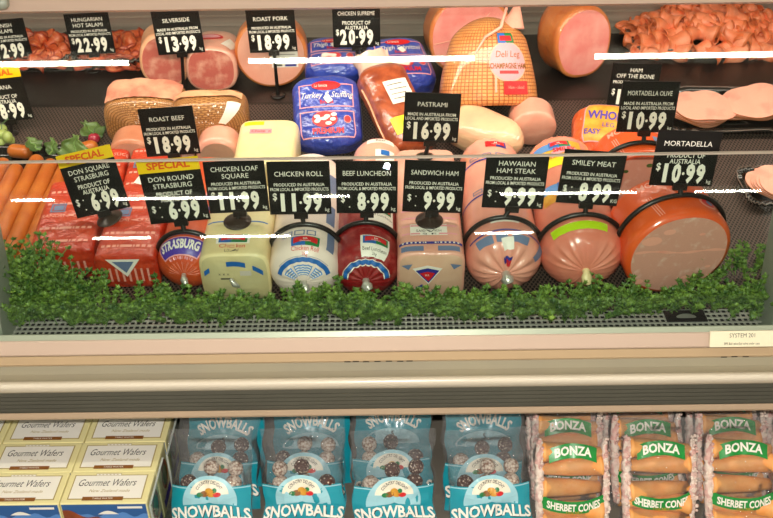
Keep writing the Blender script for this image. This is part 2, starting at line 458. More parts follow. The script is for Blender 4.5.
def tag(o, label, cat, group=None):
    o['label'] = label; o['category'] = cat
    if group: o['group'] = group
    return o
def thing(name, label, cat, M4=None, group=None):
    o = bpy.data.objects.new(name, None); C.objects.link(o); o.empty_display_size = .02
    if M4: o.matrix_world = M4
    return tag(o, label, cat, group)
def structure(name, mb, mats):
    o = mb.build(name, mats); o['kind'] = 'structure'
    return o
def copy_tree(o, parent=None):
    c = o.copy(); C.objects.link(c)
    if parent: c.parent = parent
    for ch in list(o.children): copy_tree(ch, c)
    return c
def tree(o):
    yield o
    for ch in o.children: yield from tree(ch)
def frame(yaw=0, pitch=0, roll=0):          # yaw: +turns the far end to the left; pitch: + raises the far end
    return (Matrix.Rotation(R(yaw), 4, 'Z') @ Matrix.Rotation(R(pitch), 4, 'X') @ Matrix.Rotation(R(roll), 4, 'Y'))
def settle(root, px, v, rot, anchor=(0, 0, 0), lift=.0006, surf=deck):   # stand a thing on the deck so that its anchor is seen at (px, v)
    pts = []
    for o in tree(root):
        if o.type == 'MESH': pts += [rot @ p.co for p in o.data.vertices]
    a = rot @ Vector(anchor)
    d = ray(px, v)
    def f(t):
        base = EYE+d*t-a
        return min((base.z+p.z)-surf(base.y+p.y) for p in pts)-lift
    t = solve(f, .7, 3.4)
    mm = rot.copy(); mm.translation = EYE+d*t-a
    root.matrix_world = mm
    return mm

# ------------------------------------------------------------------ loaves, logs and hams
class Loaf:
    """a body along +y with base at z=0: superellipse section (a, b, n), closed by rounded or cut ends"""
    def __init__(s, a, b, L, n=2., front=('round', .04, 1.), back=('round', .03, 1.), pleat=(0, 0), lump=0, rad=None, seed=0):
        s.a, s.b, s.L, s.n, s.pleat, s.lump, s.seed = a, b, L, n, pleat, lump, seed
        pr = []
        def cap(kind, d, e):
            if kind == 'round':
                K = 12
                return [(d*(1-math.cos(k/K*math.pi/2))**e, math.sin(k/K*math.pi/2)) for k in range(K+1)]
            return [(0, r*(1-d/a*.9)) for r in (0, .2, .4, .6, .8, .92, 1)]+[(d*.25, 1-d/a*.3), (d, 1)]
        fr = cap(*front); bk = cap(*back)
        pr += fr
        y0, y1 = front[1], L-back[1]
        for k in range(1, 12): pr.append((y0+(y1-y0)*k/12, 1))
        pr += [(L-y, r) for (y, r) in reversed(bk)]
        if rad: pr = [(y, r*rad(y/L)) for (y, r) in pr]
        s.pr = pr
        s.S = [0]
        for k in range(1, len(pr)):
            s.S.append(s.S[-1]+math.hypot(pr[k][0]-pr[k-1][0], (pr[k][1]-pr[k-1][1])*b))
        s.sfront = s.S[len(fr)-1]; s.sback = s.S[-len(bk)]; s.total = s.S[-1]
        s.tab = [(0, 0)]
        N = 240; px = s.sec(0)
        for k in range(1, N+1):
            th = math.pi*k/N; q = s.sec(th)
            s.tab.append((s.tab[-1][0]+math.hypot(q[0]-px[0], q[1]-px[1]), th)); px = q
        s.half = s.tab[-1][0]
    def sec(s, th):
        f = lambda x: math.copysign(abs(x)**(2/s.n), x)
        return s.a*f(math.sin(th)), s.b*f(math.cos(th))
    def th(s, u):
        sg = 1 if u >= 0 else -1; u = min(abs(u), s.half-1e-6)
        lo, hi = 0, len(s.tab)-1
        while hi-lo > 1:
            md = (lo+hi)//2
            if s.tab[md][0] <= u: lo = md
            else: hi = md
        a, b = s.tab[lo], s.tab[hi]
        return sg*(a[1]+(b[1]-a[1])*(u-a[0])/max(b[0]-a[0], 1e-9))
    def yr(s, q):
        q = max(0, min(q, s.total)); S = s.S
        lo, hi = 0, len(S)-1
        while hi-lo > 1:
            md = (lo+hi)//2
            if S[md] <= q: lo = md
            else: hi = md
        t = (q-S[lo])/max(S[hi]-S[lo], 1e-9)
        return s.pr[lo][0]+(s.pr[hi][0]-s.pr[lo][0])*t, s.pr[lo][1]+(s.pr[hi][1]-s.pr[lo][1])*t
    def P(s, th, q):
        y, r = s.yr(q); x, z = s.sec(th)
        if s.lump:
            r *= 1+s.lump*noise.noise(Vector((x*14+s.seed, y*14, z*14)))
        if s.pleat[0]:
            wgt = max(0., 1-abs(r-.5)/.48) if q < s.sfront*1.2 or q > s.sback else 0
            y += s.pleat[1]*wgt*math.cos(s.pleat[0]*th+2*math.sin(3*th))*(1 if q < s.total/2 else -1)
        return Vector((x*r, y, s.b+z*r))
    def N(s, th, q):
        e = 1e-3
        a = s.P(th+e*4, q)-s.P(th-e*4, q); b = s.P(th, q+e)-s.P(th, q-e)
        n = b.cross(a)*-1
        return n.normalized() if n.length > 1e-12 else Vector((0, -1, 0))
    def on(s, off=.0006, u0=0, q0=0, rot=0):      # a map from flat (x, y) metres to the surface; x runs round, y runs along
        ca, sa = math.cos(R(rot)), math.sin(R(rot))
        def f(x, y):
            th, q = s.th(u0+x*ca-y*sa), q0+x*sa+y*ca
            return s.P(th, q)+s.N(th, q)*off
        return f
    def polar(s, off=.0006):                       # (angle degrees from the top, path q) for prints on an end
        def f(x, y):
            return s.P(R(x), y)+s.N(R(x), y)*off
        return f
    def flat(s, off=.0006):                        # flat print on the front face, x right, z up from the centre
        def f(x, z):
            return Vector((x, -off, s.b+z))
        return f
    def mesh(s, name, mats, parent, q0=0, q1=None, n=60, pick=None):
        q1 = s.total if q1 is None else q1
        qs = [q for q in s.S if q0-1e-9 <= q <= q1+1e-9]
        extra = []
        for a, b in zip(qs, qs[1:]):
            k = max(1, int((b-a)/.006)); extra += [a+(b-a)*i/k for i in range(k)]
        qs = extra+[qs[-1]]
        mb = MB()
        start = 0
        for q in qs:
            for i in range(n):
                th = 2*math.pi*(i/n-.5)
                mb.uv[len(mb.v)] = ((s.half*2*i/n), q)
                mb.v.append(s.P(th, q))
        for k in range(len(qs)-1):
            for i in range(n):
                mb.f.append((k*n+i, k*n+(i+1) % n, (k+1)*n+(i+1) % n, (k+1)*n+i))
                mb.m.append(pick(qs[k]) if pick else 0); mb.sm.append(True)
        return mb.build(name, mats, parent)

# ------------------------------------------------------------------ the shop around
mb = MB(); mb.box((-6, -9, -.05), (6, 4, 0)); structure('floor', mb, 'floor')
mb = MB(); mb.box((-6, -9, 4.42), (6, 4, 4.5)); structure('ceiling', mb, 'ceiling')
mb = MB(); mb.box((-6, 1.5, 0), (6, 1.6, 4.42)); structure('wall_back', mb, 'ceiling')

def ceiling_lamp(x, y, L, label):
    t = thing('ceiling_lamp', label, 'ceiling light', Matrix.Translation((x, y, 4.42)), 'fluorescent tubes on the shop ceiling')
    a = MB(); a.box((-L/2-.05, -.05, -.07), (L/2+.05, .05, 0)); a.build('lamp_housing', 'lamp_white', t)
    a = MB(); a.tube([(-L/2, 0, -.10), (L/2, 0, -.10)], .013, 0, 12); a.build('lamp_tube', 'lit', t)
    for sx in (-1, 1):
        a = MB(); a.box((sx*L/2-.012, -.02, -.125), (sx*L/2+.012, .02, -.07)); a.build('tube_holder', 'lamp_white', t)
def mirror_y(v, g0, d, z=4.32):                # depth of a ceiling tube whose mirror image in a pane is seen at row v
    n = Vector((0, -d.z, d.y)); r = ray(CX, v)
    t = (g0-EYE).dot(n)/r.dot(n); p = EYE+r*t; q = r-n*2*r.dot(n)
    return (p+q*((z-p.z)/q.z)).y
LL = 'long fluorescent tube light on the ceiling over the shop aisle'
# ------------------------------------------------------------------ the display case
case = thing('display_case', 'refrigerated deli case with sloped glass front, cream rail and grey bumper', 'display case', Matrix.Translation((0, 0, 0)))
X0, X1 = -1.3, 1.3
def strip(mb, prof, mi=0, x0=X0, x1=X1, smooth=False):
    for (a, b) in zip(prof, prof[1:]):
        mb.face([(x0, a[0], a[1]), (x1, a[0], a[1]), (x1, b[0], b[1]), (x0, b[0], b[1])], mi, smooth)
a = MB(); strip(a, [(.045, deck(.045))]+[(y, deck(y)) for y in (.42, .655)]); a.build('deck_mat', 'mat', case)
a = MB(); strip(a, [(.652, deck(.652)+.0003), (.66, deck(.66)), (.985, deck(.985))]); a.build('upper_deck', 'dark_liner', case)
a = MB()
zb = deck(.985)
strip(a, [(.985, zb), (.985, zb+.03), (.98, zb+.032), (.98, zb+.055), (.985, zb+.057), (.985, zb+.5)]); a.build('back_panel', 'wall_metal', case)
a = MB(); a.box((X0, -.03, .70), (X1, 1.0, .735)); a.face([(X0, 1.0, .7), (X1, 1.0, .7), (X1, 1.0, 1.5), (X0, 1.0, 1.5)]); a.build('case_tub', 'well', case)
a = MB()
for k in range(int((X1-X0)/.0095)):
    x = X0+k*.0095
    a.box((x-.0015, -.02, .7985), (x+.0015, .052, .8005))
for k in range(7):
    y = -.018+k*.0115
    a.box((X0, y-.0015, .8), (X1, y+.0015, .802))
a.build('wire_grille', 'wire', case)

def vz(v, y): return EYE.z-(y-EYE.y)*math.tan(PITCH+math.atan((v-CY)/F_PX))
def rail(name, mt, pts, bev=True):
    a = MB(); P = [(y, vz(v, y)) for v, y in pts]
    a.grid(lambda s, t: (X0+(X1-X0)*s, P[round(t*(len(P)-1))][0], P[round(t*(len(P)-1))][1]), 4, len(P)-1, 0, bev)
    o = a.build(name, mt, case)
    return o
rail('glass_channel', 'channel', [(333, -.018), (331, -.022), (329.6, -.026), (330.5, -.031), (336.2, -.037)], False)
rail('cream_rail', 'cream_plastic', [(336, -.036), (336.6, -.040), (338, -.042), (350.5, -.050), (351.6, -.049)], False)
rail('tan_trim', 'tan_plastic', [(351.4, -.047), (352.4, -.050), (360.4, -.053), (361.6, -.051)], False)
rail('beige_fascia', 'beige_metal', [(361, -.050), (362, -.0515), (370, -.0535), (378, -.052)], False)
rail('bumper_lip', 'bumper_highlight_cream', [(376.5, -.052), (377, -.062), (378.8, -.069), (381, -.073), (384, -.0745), (387, -.072), (388.4, -.066), (388.4, -.060)])
gp = [(387.5, -.060)]
for k in range(5):
    v = 389+k*3.8
    gp += [(v, -.0605), (v+3.2, -.0605), (v+3.3, -.059), (v+3.7, -.059)]
rail('ribbed_bumper', 'grey_vinyl', gp+[(408.5, -.06)], False)
rail('lower_lip', 'lip_tan', [(408.2, -.060), (408.6, -.063), (414, -.064), (415.2, -.062), (415.3, -.03)], False)
zl = vz(415.3, -.03)
a = MB(); a.box((X0, -.03, zl), (X1, .7, zl+.02)); a.build('case_underside', 'shelf_grey', case)
# glass
a = MB()
gl0 = Vector((0, -.03, vz(331, -.03)-.004)); gd = Vector((0, math.sin(R(28.5)), math.cos(R(28.5)))); gn = Vector((0, -gd.z, gd.y))
top_l = solve(lambda l: proj(gl0+gd*l)[1]-157.5, .1, .5)
def slab(mb, o, d, n, L, x0, x1, t):
    p = [Vector((x, 0, 0))+o+d*k-n*e for e in (0, t) for (x, k) in ((x0, 0), (x1, 0), (x1, L), (x0, L))]
    mb.mesh(p, [(0, 1, 2, 3), (7, 6, 5, 4), (0, 4, 5, 1), (1, 5, 6, 2), (2, 6, 7, 3), (3, 7, 4, 0)], 0, False)
slab(a, gl0, gd, gn, top_l, X0, X1, .004)
pane = a.build('front_glass', 'glass', case)
tp = gl0+gd*top_l
a = MB()
a.box((X0, tp.y-.0022, tp.z-.0012), (X1, tp.y+.0035, tp.z+.0012)); a.build('glass_edge', mat('polished_glass_edge', '#b3a696', rough=.3), pane)
gd2 = Vector((0, math.sin(R(46.6)), math.cos(R(46.6)))); gn2 = Vector((0, -gd2.z, gd2.y))
a = MB(); g2 = tp+Vector((0, .012, -.004)); L2 = .275; slab(a, g2, gd2, gn2, L2, X0, X1, .004); a.build('upper_glass', 'glass', case)
YB, YA, YC = mirror_y(59, g2, gd2), mirror_y(195.5, gl0, gd), mirror_y(234.5, gl0, gd)
for i in range(-1, 2): ceiling_lamp(-.11+1.72*i, YB, 1.15, LL)
for i in (-2, -1, 1, 2): ceiling_lamp(-.1+1.74*i, YA, 1.25, LL)
ceiling_lamp(-.51, YA, .4, 'fluorescent tube light over the shop aisle, shortened to its unblocked reflection')  # full tube shortened to leave out the reflection the photographer blocks
for x, L in ((-2.58, .6), (-1.37, .9), (1.15, .6)): ceiling_lamp(x, YC, L, LL)
# canopy rail over the glass
ct = g2+gd2*L2
a = MB()
zc = vz(8.5, ct.y-.02)
P = [(ct.y+.02, zc+.012), (ct.y+.005, zc+.001), (ct.y-.02, zc), (ct.y-.03, zc+.006), (ct.y-.034, zc+.03), (ct.y-.03, zc+.12), (ct.y+.25, zc+.125)]
strip(a, P); a.build('canopy_rail', 'cream_plastic', case)
a = MB()
bp = on_y(3, 3, ct.y-.045)
a.tube([bp+Vector((-.06, 0, .002)), bp+Vector((-.004, 0, 0)), bp+Vector((.004, 0, 0)), bp+Vector((.008, 0, 0))], [.011, .011, .010, .006], 0, 14)
a.build('canopy_bracket', 'post_grey', case)
# posts that hold the front glass
a = MB()
sf = lambda o: (lambda x, v: Vector(((x-390)/625, -.0535-o, vz(v, -.0535))))
for xs, vv in ((348, 361.2), (356, 361.0), (366, 361.3), (377, 361.2), (388, 361.1), (399, 361.4), (408, 361.2), (712, 361.4), (722, 361.1), (733, 361.3)):
    a.patch(sf(.0006), xs, xs+6, vv-.55, vv+.3, 0, 2, 1)
a.build('scuff_mark', 'black_ink', case)
for sx, nm in ((-1, 0), (1, 1)):
    xa = -.625 if sx < 0 else .598
    xb = -.598 if sx < 0 else .63
    a = MB()
    pts = [(-.028, .79), (.045, .79), (.085, 1.10), (.03, 1.10)]
    vs = [(x, y, z) for x in (xa, xb) for (y, z) in pts]
    a.mesh(vs, [(0, 1, 2, 3), (7, 6, 5, 4), (0, 4, 5, 1), (1, 5, 6, 2), (2, 6, 7, 3), (3, 7, 4, 0)], 0, False)
    a.build('glass_post', 'post_grey', case)
# valve label on the rail
pc = on_y(741, 338.5, -.047)
up = Vector((0, -.30, .954)).normalized()
lab = thing('valve_label', 'small ivory label with black typed text on the cream rail', 'label', Matrix.Translation(pc))
sl = (vz(338, -.042)-vz(350.5, -.050)); upv = Vector((0, .008, sl)).normalized(); nv = Vector((0, -upv.z, upv.y))
fn = lambda o: (lambda x, y: Vector((x, 0, 0))+upv*y+nv*o)
a = MB(); a.patch(fn(.0045), -.049, .052, -.012, .013, 0, 1, 1)
f0, f1 = fn(.0045), fn(.001)
for (x0, y0, x1, y1) in ((-.049, -.012, .052, -.012), (.052, -.012, .052, .013), (.052, .013, -.049, .013), (-.049, .013, -.049, -.012)):
    a.face([f0(x0, y0), f0(x1, y1), f1(x1, y1), f1(x0, y0)])
a.build('card', 'ivory_card', lab)
a = MB(); a.text(fn(.005), 'SYSTEM 201', 0, .003, .0065, sx=.85, bold=-.005); a.text(fn(.005), 'EPR Ball valve/Sol valve under case', 0, -.0085, .0038, sx=.72)
a.build('lettering', 'black_ink', lab)
# black drain tag lying on the grille
g = on_z(686, 316, .806)
t = thing('grille_tag', 'black plate with small silver oval lying on the wire grille', 'plate', Matrix.Translation((g.x, g.y, .8022)))
a = MB(); a.box((-.033, -.012, 0), (.033, .018, .003), 0, None, .0014); a.build('plate', 'black_plastic', t)
a = MB(); a.disc(lambda x, y: (x, y, .0036+.002*max(0, 1-(x/.016)**2)), 0, -.002, .016, .006); a.build('silver_oval', 'clip_metal', t)

# ------------------------------------------------------------------ price tickets
BW, BH = .098, .091
PRODUCED = [('PRODUCED IN AUSTRALIA', .0054), ('FROM LOCAL & IMPORTED PRODUCTS', .0054)]
MADE = [('MADE IN AUSTRALIA FROM', .0056), ('LOCAL AND IMPORTED PRODUCTS', .0056)]
PRODUCT = [('PRODUCT OF', .0076), ('AUSTRALIA', .0076)]
TG = 'black price tickets in the deli case'
def ticket(label, titles, origin, price, px, v, root, special=False, yaw=0, roll=0, lean=4, hoop=None, disc=None, dy=.004, unit='kg', small=False, ex=0, bw=1.):
    """a black price board on a stem; (px, v) is where the middle of its lower edge is seen"""
    t = thing('price_ticket', label, 'price ticket', Matrix.Translation(root), TG)
    W = on_y(px, v, root.y+dy)-root
    B = Matrix.Translation(W) @ Matrix.Rotation(R(yaw), 4, 'Z') @ Matrix.Rotation(R(roll), 4, 'Y') @ Matrix.Rotation(R(-lean), 4, 'X')
    a = MB(); a.box((-BW/2*bw, -.001, 0), (BW/2*bw, .001, BH), 0, B); a.build('board', 'black_card', t)
    f = lambda x, y: B @ Vector((x*bw, -.0016, y))
    a = MB()
    n = len(titles)
    hi = .0095 if max(len(x) for x in titles) < 17 else .0082
    for i, tx in enumerate(titles):
        y = (.0665 if n == 1 else (.0735, .0612)[i])
        sx = min(1.0, .088/(glyphs(tx)[2]*hi))
        a.text(f, tx, 0, y, hi*.88, 1, sx*.98)
    for i, (tx, cp) in enumerate(origin):
        y = (.0495, .0415)[i] if cp < .007 else (.0475, .0375)[i]
        a.text(f, tx, 0, y, cp, 1, min(.86, .092/(glyphs(tx, .012)[2]*cp)), bold=.012)
    y, cap = .0075, .0285
    def digits(tx, xs):
        for ch, x in zip(tx, xs): a.text(f, ch, x, y, cap, 0, min(.80, .0138/(glyphs(ch, .05)[2]*cap)), 'c', .05)
    d, c = price.split('.')
    if len(d) == 2:
        a.text(f, '$', -.0395, y+.0185, .0120, 0, .8, bold=.02)
        digits(d, (-.0275, -.0100)); digits(c, (.0115, .0275))
        a.disc(f, .0007, y+.0135, .0020, .0024)
    else:
        a.text(f, '$', -.0385, y+.013, .0115, 0, .8, bold=.01)
        digits(d, (-.0085,)); digits(c, (.0125, .0285))
        a.disc(f, .0020, y+.0135, .0020, .0024)
        a.disc(f, -.028, y+.021, .0011, .0011); a.disc(f, -.028, y+.004, .0011, .0011)
    a.text(f, unit, .0425, y-.002, .0062, 1, .9)
    a.build('lettering', ['white_ink', 'white_ink'], t)
    if special:
        sp = MB(); sp.box((-BW/2*bw, -.0018, BH-.002), (BW/2*bw, .0006, BH+.0195), 0, B)
        so = sp.build('special_banner', 'yellow_card', t)
        sp = MB(); sp.text(lambda x, y: B @ Vector((x*bw, -.0024, y)), 'SPECIAL', 0, BH+.004, .0115, 0, 1.16, bold=.035); sp.build('lettering', 'orange_ink', so)
    a = MB()
    top = B @ Vector((0, .002, .004)); bot = Vector((0, 0, 0))
    a.tube([top, top*.7+bot*.3, bot], [.0042, .0036, .0042], 0, 10)
    a.box((-.011, -.0035, -.007), (.011, .0045, .004), 0, B)
    a.build('stem', 'black_plastic', t)
    if hoop:
        lf, M4, q, span = hoop
        a = MB(); inv = Matrix.Translation(-root)
        pts = [inv @ (M4 @ (lf.P(R(an), q)+lf.N(R(an), q)*.0035)) for an in range(-span, span+1, 6)]
        a.tube(pts, .0042, 0, 8); a.build('hoop', 'black_plastic', t)
    if disc:
        n, rr = disc
        q = n.to_track_quat('Z', 'Y').to_matrix().to_4x4()
        a = MB(); a.lathe([(0, .007), (.006, .0065), (.012, .004), (rr*.8, .002), (rr, .0012), (rr, .0004), (0, .0004)], 0, 28, q); a.build('suction_disc', 'brown_disc', t)
    if not hoop and not disc:
        a = MB(); a.lathe([(0, .004), (.010, .004), (.016, .002), (.016, 0), (0, 0)], 0, 18); a.build('foot', 'black_plastic', t)
    return t
def q_for(lf, M4, v, th=0):
    return solve(lambda q: proj(M4 @ lf.P(th, q))[1]-v, lf.sfront*.2, lf.sback)

# ------------------------------------------------------------------ loaves and logs in the front row
def brand_patch(mb, f, x, y, w, h, red, green, blue):          # blue and green flag shape behind a red swallow band
    mb.patch(f, x-w/2, x, y, y+h, blue, 3, 3); mb.patch(f, x, x+w/2, y, y+h, green, 3, 3)
def crest(mb, lf, u, q, w, off=.0006, cols=(0, 1, 2, 3), rot=0, name=None):
    f = lf.on(off, u, q, rot); f2 = lf.on(off+.0004, u, q, rot); f3 = lf.on(off+.0008, u, q, rot)
    h = w*.42
    mb.patch(f, -w/2, 0, -h/2, h/2, cols[1], 4, 4); mb.patch(f, 0, w/2, -h/2, h/2, cols[2], 4, 4)
    mb.grid(lambda a, b: f2((a-.5)*w*.84, (b-.5)*h*.62+h*.16*math.cos((a-.5)*3)), 8, 3, cols[0])
    mb.text(f3, 'KR', 0, h*.05, h*.2, cols[3], bold=.02)
    mb.text(f3, 'Castlemaine', 0, -h*.17, h*.16, cols[3], .8)

def log_thing(name, label, cat, lf, px, v, yaw=0, pitch=8, roll=0, anchor=None, group=None):
    t = thing(name, label, cat, None, group)
    return t

# square strasburg packs
def pack(label, a_, b_, L, px, v, yaw=0, pitch=8, paper=False, seed=0, flap=False):
    lf = Loaf(a_, b_, L, 7, ('round', .006, 1), ('round', .006, 1), lump=.02, seed=seed)
    t = thing('strasburg_pack', label, 'meat pack', None, 'red square packs of sliced sausage')
    lf.mesh('pack_body', 'strasburg', t)
    mb = MB(); rnd = random.Random(seed)
    for r_ in range(int(L/.034)):
        q = lf.sfront+.02+r_*.034
        f = lf.on(.0007, 0, q)
        x = -a_*.8
        if r_ % 3 == 2:
            mb.text(f, 'SANDWICH SLICE', 0, -.004, .0085, 0, .95, bold=.01)
        else:
            for k in range(9):
                mb.patch(f, x, x+a_*.12, -.003, .003, 0, 2, 1); x += a_*.185
    mb.build('stripe_print', ['strip_ink'], t); mb = MB()
    f = lf.on(.0008, -a_*.35, lf.sfront+L*.55)
    mb.ring(f, -.016, .016, -.012, .012, .003, 1); mb.patch(f, -.011, .011, -.007, .007, 1, 2, 2)
    mb.build('badge_print', ['strip_ink', 'slate_ink'], t); mb = MB()
    fe = lf.flat(.0008)
    for k in range(8):
        x = -a_*.75+k*a_*.2
        mb.patch(fe, x, x+a_*.07, -b_*.5, b_*.3, 0, 1, 2)
    mb.build('end_print', ['strip_ink'], t); mb = MB()
    if flap:
        mb.face([lf.flat(.0012)(-.030, b_*.85), lf.flat(.0012)(.026, b_*.85), lf.flat(.0012)(0, -b_*.2)], 2)
        mb.face([lf.flat(.0016)(-.020, b_*.72), lf.flat(.0016)(.016, b_*.72), lf.flat(.0016)(0, b_*.05)], 1)
    if flap: mb.build('folded_flap', ['strip_ink', 'slate_ink', 'white_label'], t)
    if paper:
        f = lf.on(.0014, .012, lf.sfront+L*.32, -18)
        mb = MB(); mb.patch(f, -.026, .026, -.036, .036, 0, 6, 6); po = mb.build('paper_label', 'white_label', t)
        mb = MB()
        f = lf.on(.0019, .012, lf.sfront+L*.32, -18)
        for k in range(4): mb.patch(f, -.018, .018-.006*(k % 2), .018-k*.011, .0198-k*.011, 0, 6, 1)
        mb.build('lettering', 'grey_ink', po)
    return t, lf, settle(t, px, v, frame(yaw, pitch), (0, 0, b_))
pA, lA, mA = pack('red square sausage pack beside the black sausage tray, under the tilted special ticket', .054, .033, .20, 63, 266, 3, 8, seed=1)
pB, lB, mB = pack('red square sausage pack at the front, with a folded triangular flap', .052, .036, .20, 127, 273, 0, 8, seed=2, flap=True)
pC, lC, mC = pack('red square sausage pack with a white paper label, behind the front pack', .046, .034, .145, 148, 207, 2, 8, paper=True, seed=3)
pD, lD, mD = pack('red square sausage pack lying behind the yellow-topped square strasburg ticket', .044, .034, .12, 99, 200, 3, 8, seed=4)

def simple(name, label, cat, lf, body, px, v, yaw=0, pitch=8, roll=0, mt='pinkish', anchor=None, group=None, decor=None, lift=.0006):
    t = thing(name, label, cat, None, group)
    lf.mesh(body, mt, t)
    if decor: decor(t, lf)
    return t, lf, settle(t, px, v, frame(yaw, pitch, roll), anchor or (0, 0, lf.b), lift)
LG = 'front row of meat logs and loaves'
def end_tie(t, lf, r=.006):
    mb = MB(); c = lf.P(0, 0)
    mb.tube([c+Vector((0, .004, 0)), c+Vector((0, -.004, 0)), c+Vector((.001, -.008, -.002)), c+Vector((.004, -.013, -.008))], [r, r*.7, r*1.3, r*1.0], 0, 9)
    return mb.build('tied_end', 'clip_metal', t)

# round strasburg
def dec(t, lf):
    mb = MB()
    f, f2, f3 = (lf.on(o, -.006, lf.sfront-.010) for o in (.0006, .001, .0016))
    mb.patch(f, -.042, .042, -.020, .012, 0, 14, 8)
    mb.ring(f2, -.043, .043, -.021, .013, .0022, 1)
    mb.text(f3, 'STRASBURG', 0, -.009, .015, 2, .62, bold=.04)
    for k in range(11):
        x = -.03+k*.006; mb.patch(f2, x, x+.0035, -.027, -.0225, 1, 2, 2)
    mb.patch(f, -.028, .028, .018, .026, 3, 8, 3)
    for q in (.075, .12, .16):
        f = lf.on(.0006, .004, lf.sfront+q)
        mb.patch(f, .012, .034, -.012, .016, 0, 5, 5); mb.ring(lf.on(.001, .004, lf.sfront+q), .012, .034, -.012, .016, .002, 1)
        mb.patch(lf.on(.0012, .004, lf.sfront+q), .017, .029, -.003, .006, 4, 3, 3)
    mb.build('label', ['purple_ink', 'pink_ink', 'white_label', 'slate_ink', 'red_ink'], t)
    mb = MB()
    p = lf.polar(.0006)
    for k in range(26):
        an = -90+k*7.2
        mb.patch(p, an, an+1.1, lf.sfront*.10, lf.sfront*.38, 0, 1, 5)
    mb.build('gathered_pleats', 'strip_ink', t)
    end_tie(t, lf, .005)
lf = Loaf(.049, .049, .28, 2, ('round', .036, 1), ('round', .02, 1), pleat=(26, .0012))
tS, lS, mS = simple('strasburg_log', 'orange-red sausage log with purple label, under the round strasburg ticket', 'meat log', lf, 'casing', 184, 275, -2, mt='strasburg_log', group=LG, decor=dec)

# chicken loaf, square
def dec(t, lf):
    mb = MB()
    f = lf.on(.0006, -.002, lf.sfront+.026); f2 = lf.on(.001, -.002, lf.sfront+.026)
    mb.patch(f, -.027, .027, -.004, .018, 0, 6, 5)
    crest(mb, lf, -.002, lf.sfront+.034, .046, .001, (1, 2, 3, 0))
    mb.text(f2, 'Chicken', 0, -.0145, .0095, 1, .95); mb.text(f2, 'LOAF', 0, -.0245, .0065, 4)
    e = lf.flat(.0008)
    # blue arc across the front end, in three pieces
    for x0, x1 in ((-.047, -.038), (-.010, .020), (.031, .047)):
        mb.grid(lambda s, q: e(x0+(x1-x0)*s, lf.b*.74-((x0+(x1-x0)*s)/.047)**2*.020+(q-.5)*.010), 8, 1, 2)
    mb.text(e, 'x x x', -.016, .013, .006, 4); mb.patch(e, -.022, -.002, .004, .007, 4, 2, 1); mb.patch(e, .010, .028, .012, .022, 5, 2, 2)
    mb.patch(lf.on(.0006, 0, lf.sfront+.078), -.05, .05, -.0015, .0015, 2, 12, 1)
    mb.patch(e, -.03, .03, -.031, -.0302, 4, 2, 1)
    mb.build('label', ['white_label', 'red_ink', 'blue_ink', 'green_ink', 'grey_ink', 'pale_ink'], t)
    mb = MB(); c = lf.P(0, 0)
    mb.tube([c+Vector((-.006, -.001, .006)), c+Vector((0, -.008, 0)), c+Vector((.007, -.005, -.008))], [.003, .005, .002], 0, 8)
    mb.build('tied_end', 'clip_metal', t)
lf = Loaf(.0565, .050, .20, 5, ('round', .012, 1.), ('round', .012, 1), lump=.01)
tL = thing('chicken_loaf', 'pale yellow square loaf with a sage front end, under the square loaf ticket', 'meat loaf', None, LG)
lf.mesh('casing', 'loaf_yellow', tL, lf.S[9]); lf.mesh('front_end', 'loaf_end', tL, 0, lf.S[9])
dec(tL, lf); lL = lf; mL = settle(tL, 235, 281, frame(0, 8), (0, 0, lf.b))
def dec(t, lf):
    mb = MB(); f = lf.on(.0006, -.012, lf.sback-.035); mb.patch(f, -.02, .02, -.008, .008, 0, 5, 3); mb.text(lf.on(.001, -.012, lf.sback-.035), 'Chicken', 0, -.004, .008, 1, .9)
    f = lf.on(.0006, -.025, lf.sback-.008); mb.patch(f, -.02, .02, -.006, .006, 2, 5, 3)
    mb.build('label', ['pink_ink', 'red_ink', 'yellow_ink'], t)
lf = Loaf(.057, .05, .17, 5, ('round', .012, 1.), ('round', .02, 1), lump=.015, seed=3)
simple('chicken_loaf', 'pale yellow square loaf lying behind the square loaf ticket', 'meat loaf', lf, 'casing', 264, 190, 0, mt='loaf_yellow', decor=dec)

# chicken roll
def dec(t, lf):
    mb = MB()
    q = lf.sfront-.001
    crest(mb, lf, .004, q, .046, .0008, (1, 2, 3, 0))
    f2 = lf.on(.001, .004, q)
    mb.text(f2, 'Chicken Roll', 0, -.018, .0078, 1, .85); mb.text(f2, '2kg', 0, -.026, .0055, 1)
    for x0, x1 in ((-.036, -.018), (-.015, .002), (.005, .02)): mb.ring(lf.on(.0006, 0, q+.019), x0, x1, -.006, .006, .002, 4)
    mb.patch(lf.on(.0006, 0, q+.012), .040, .056, -.02, .02, 4, 4, 6)
    p = lf.polar(.0008); s0 = lf.sfront
    mb.patch(p, -78, 78, s0*.50, s0*.60, 2, 40, 2)
    for a0, a1 in ((-70, -38), (-28, 28), (38, 70)):
        mb.patch(p, a0, a1, s0*.20, s0*.44, 5, 12, 4)
        for k in range(4): mb.patch(lf.polar(.0013), a0+3, a1-3, s0*(.22+.055*k), s0*(.245+.055*k), 0, 8, 1)
    mb.patch(p, -60, 60, s0*.62, s0*.63, 4, 20, 1)
    mb.build('label', ['white_label', 'red_ink', 'blue_ink', 'green_ink', 'slate_ink', 'sky_ink'], t)
    mb = MB()
    for q_ in (.105, .19):
        crest(mb, lf, .006, lf.sfront+q_, .042, .0008, (1, 2, 3, 0)); mb.text(lf.on(.001, .006, lf.sfront+q_), 'Chicken Roll', 0, -.018, .007, 1, .85)
        mb.patch(lf.on(.0006, .006, lf.sfront+q_-.03), .03, .048, -.02, .03, 4, 3, 6)
    mb.build('label', ['white_label', 'red_ink', 'blue_ink', 'green_ink', 'slate_ink'], t)
    end_tie(t, lf, .006)
lf = Loaf(.058, .058, .31, 2, ('round', .036, 1), ('round', .05, 1), pleat=(18, .001))
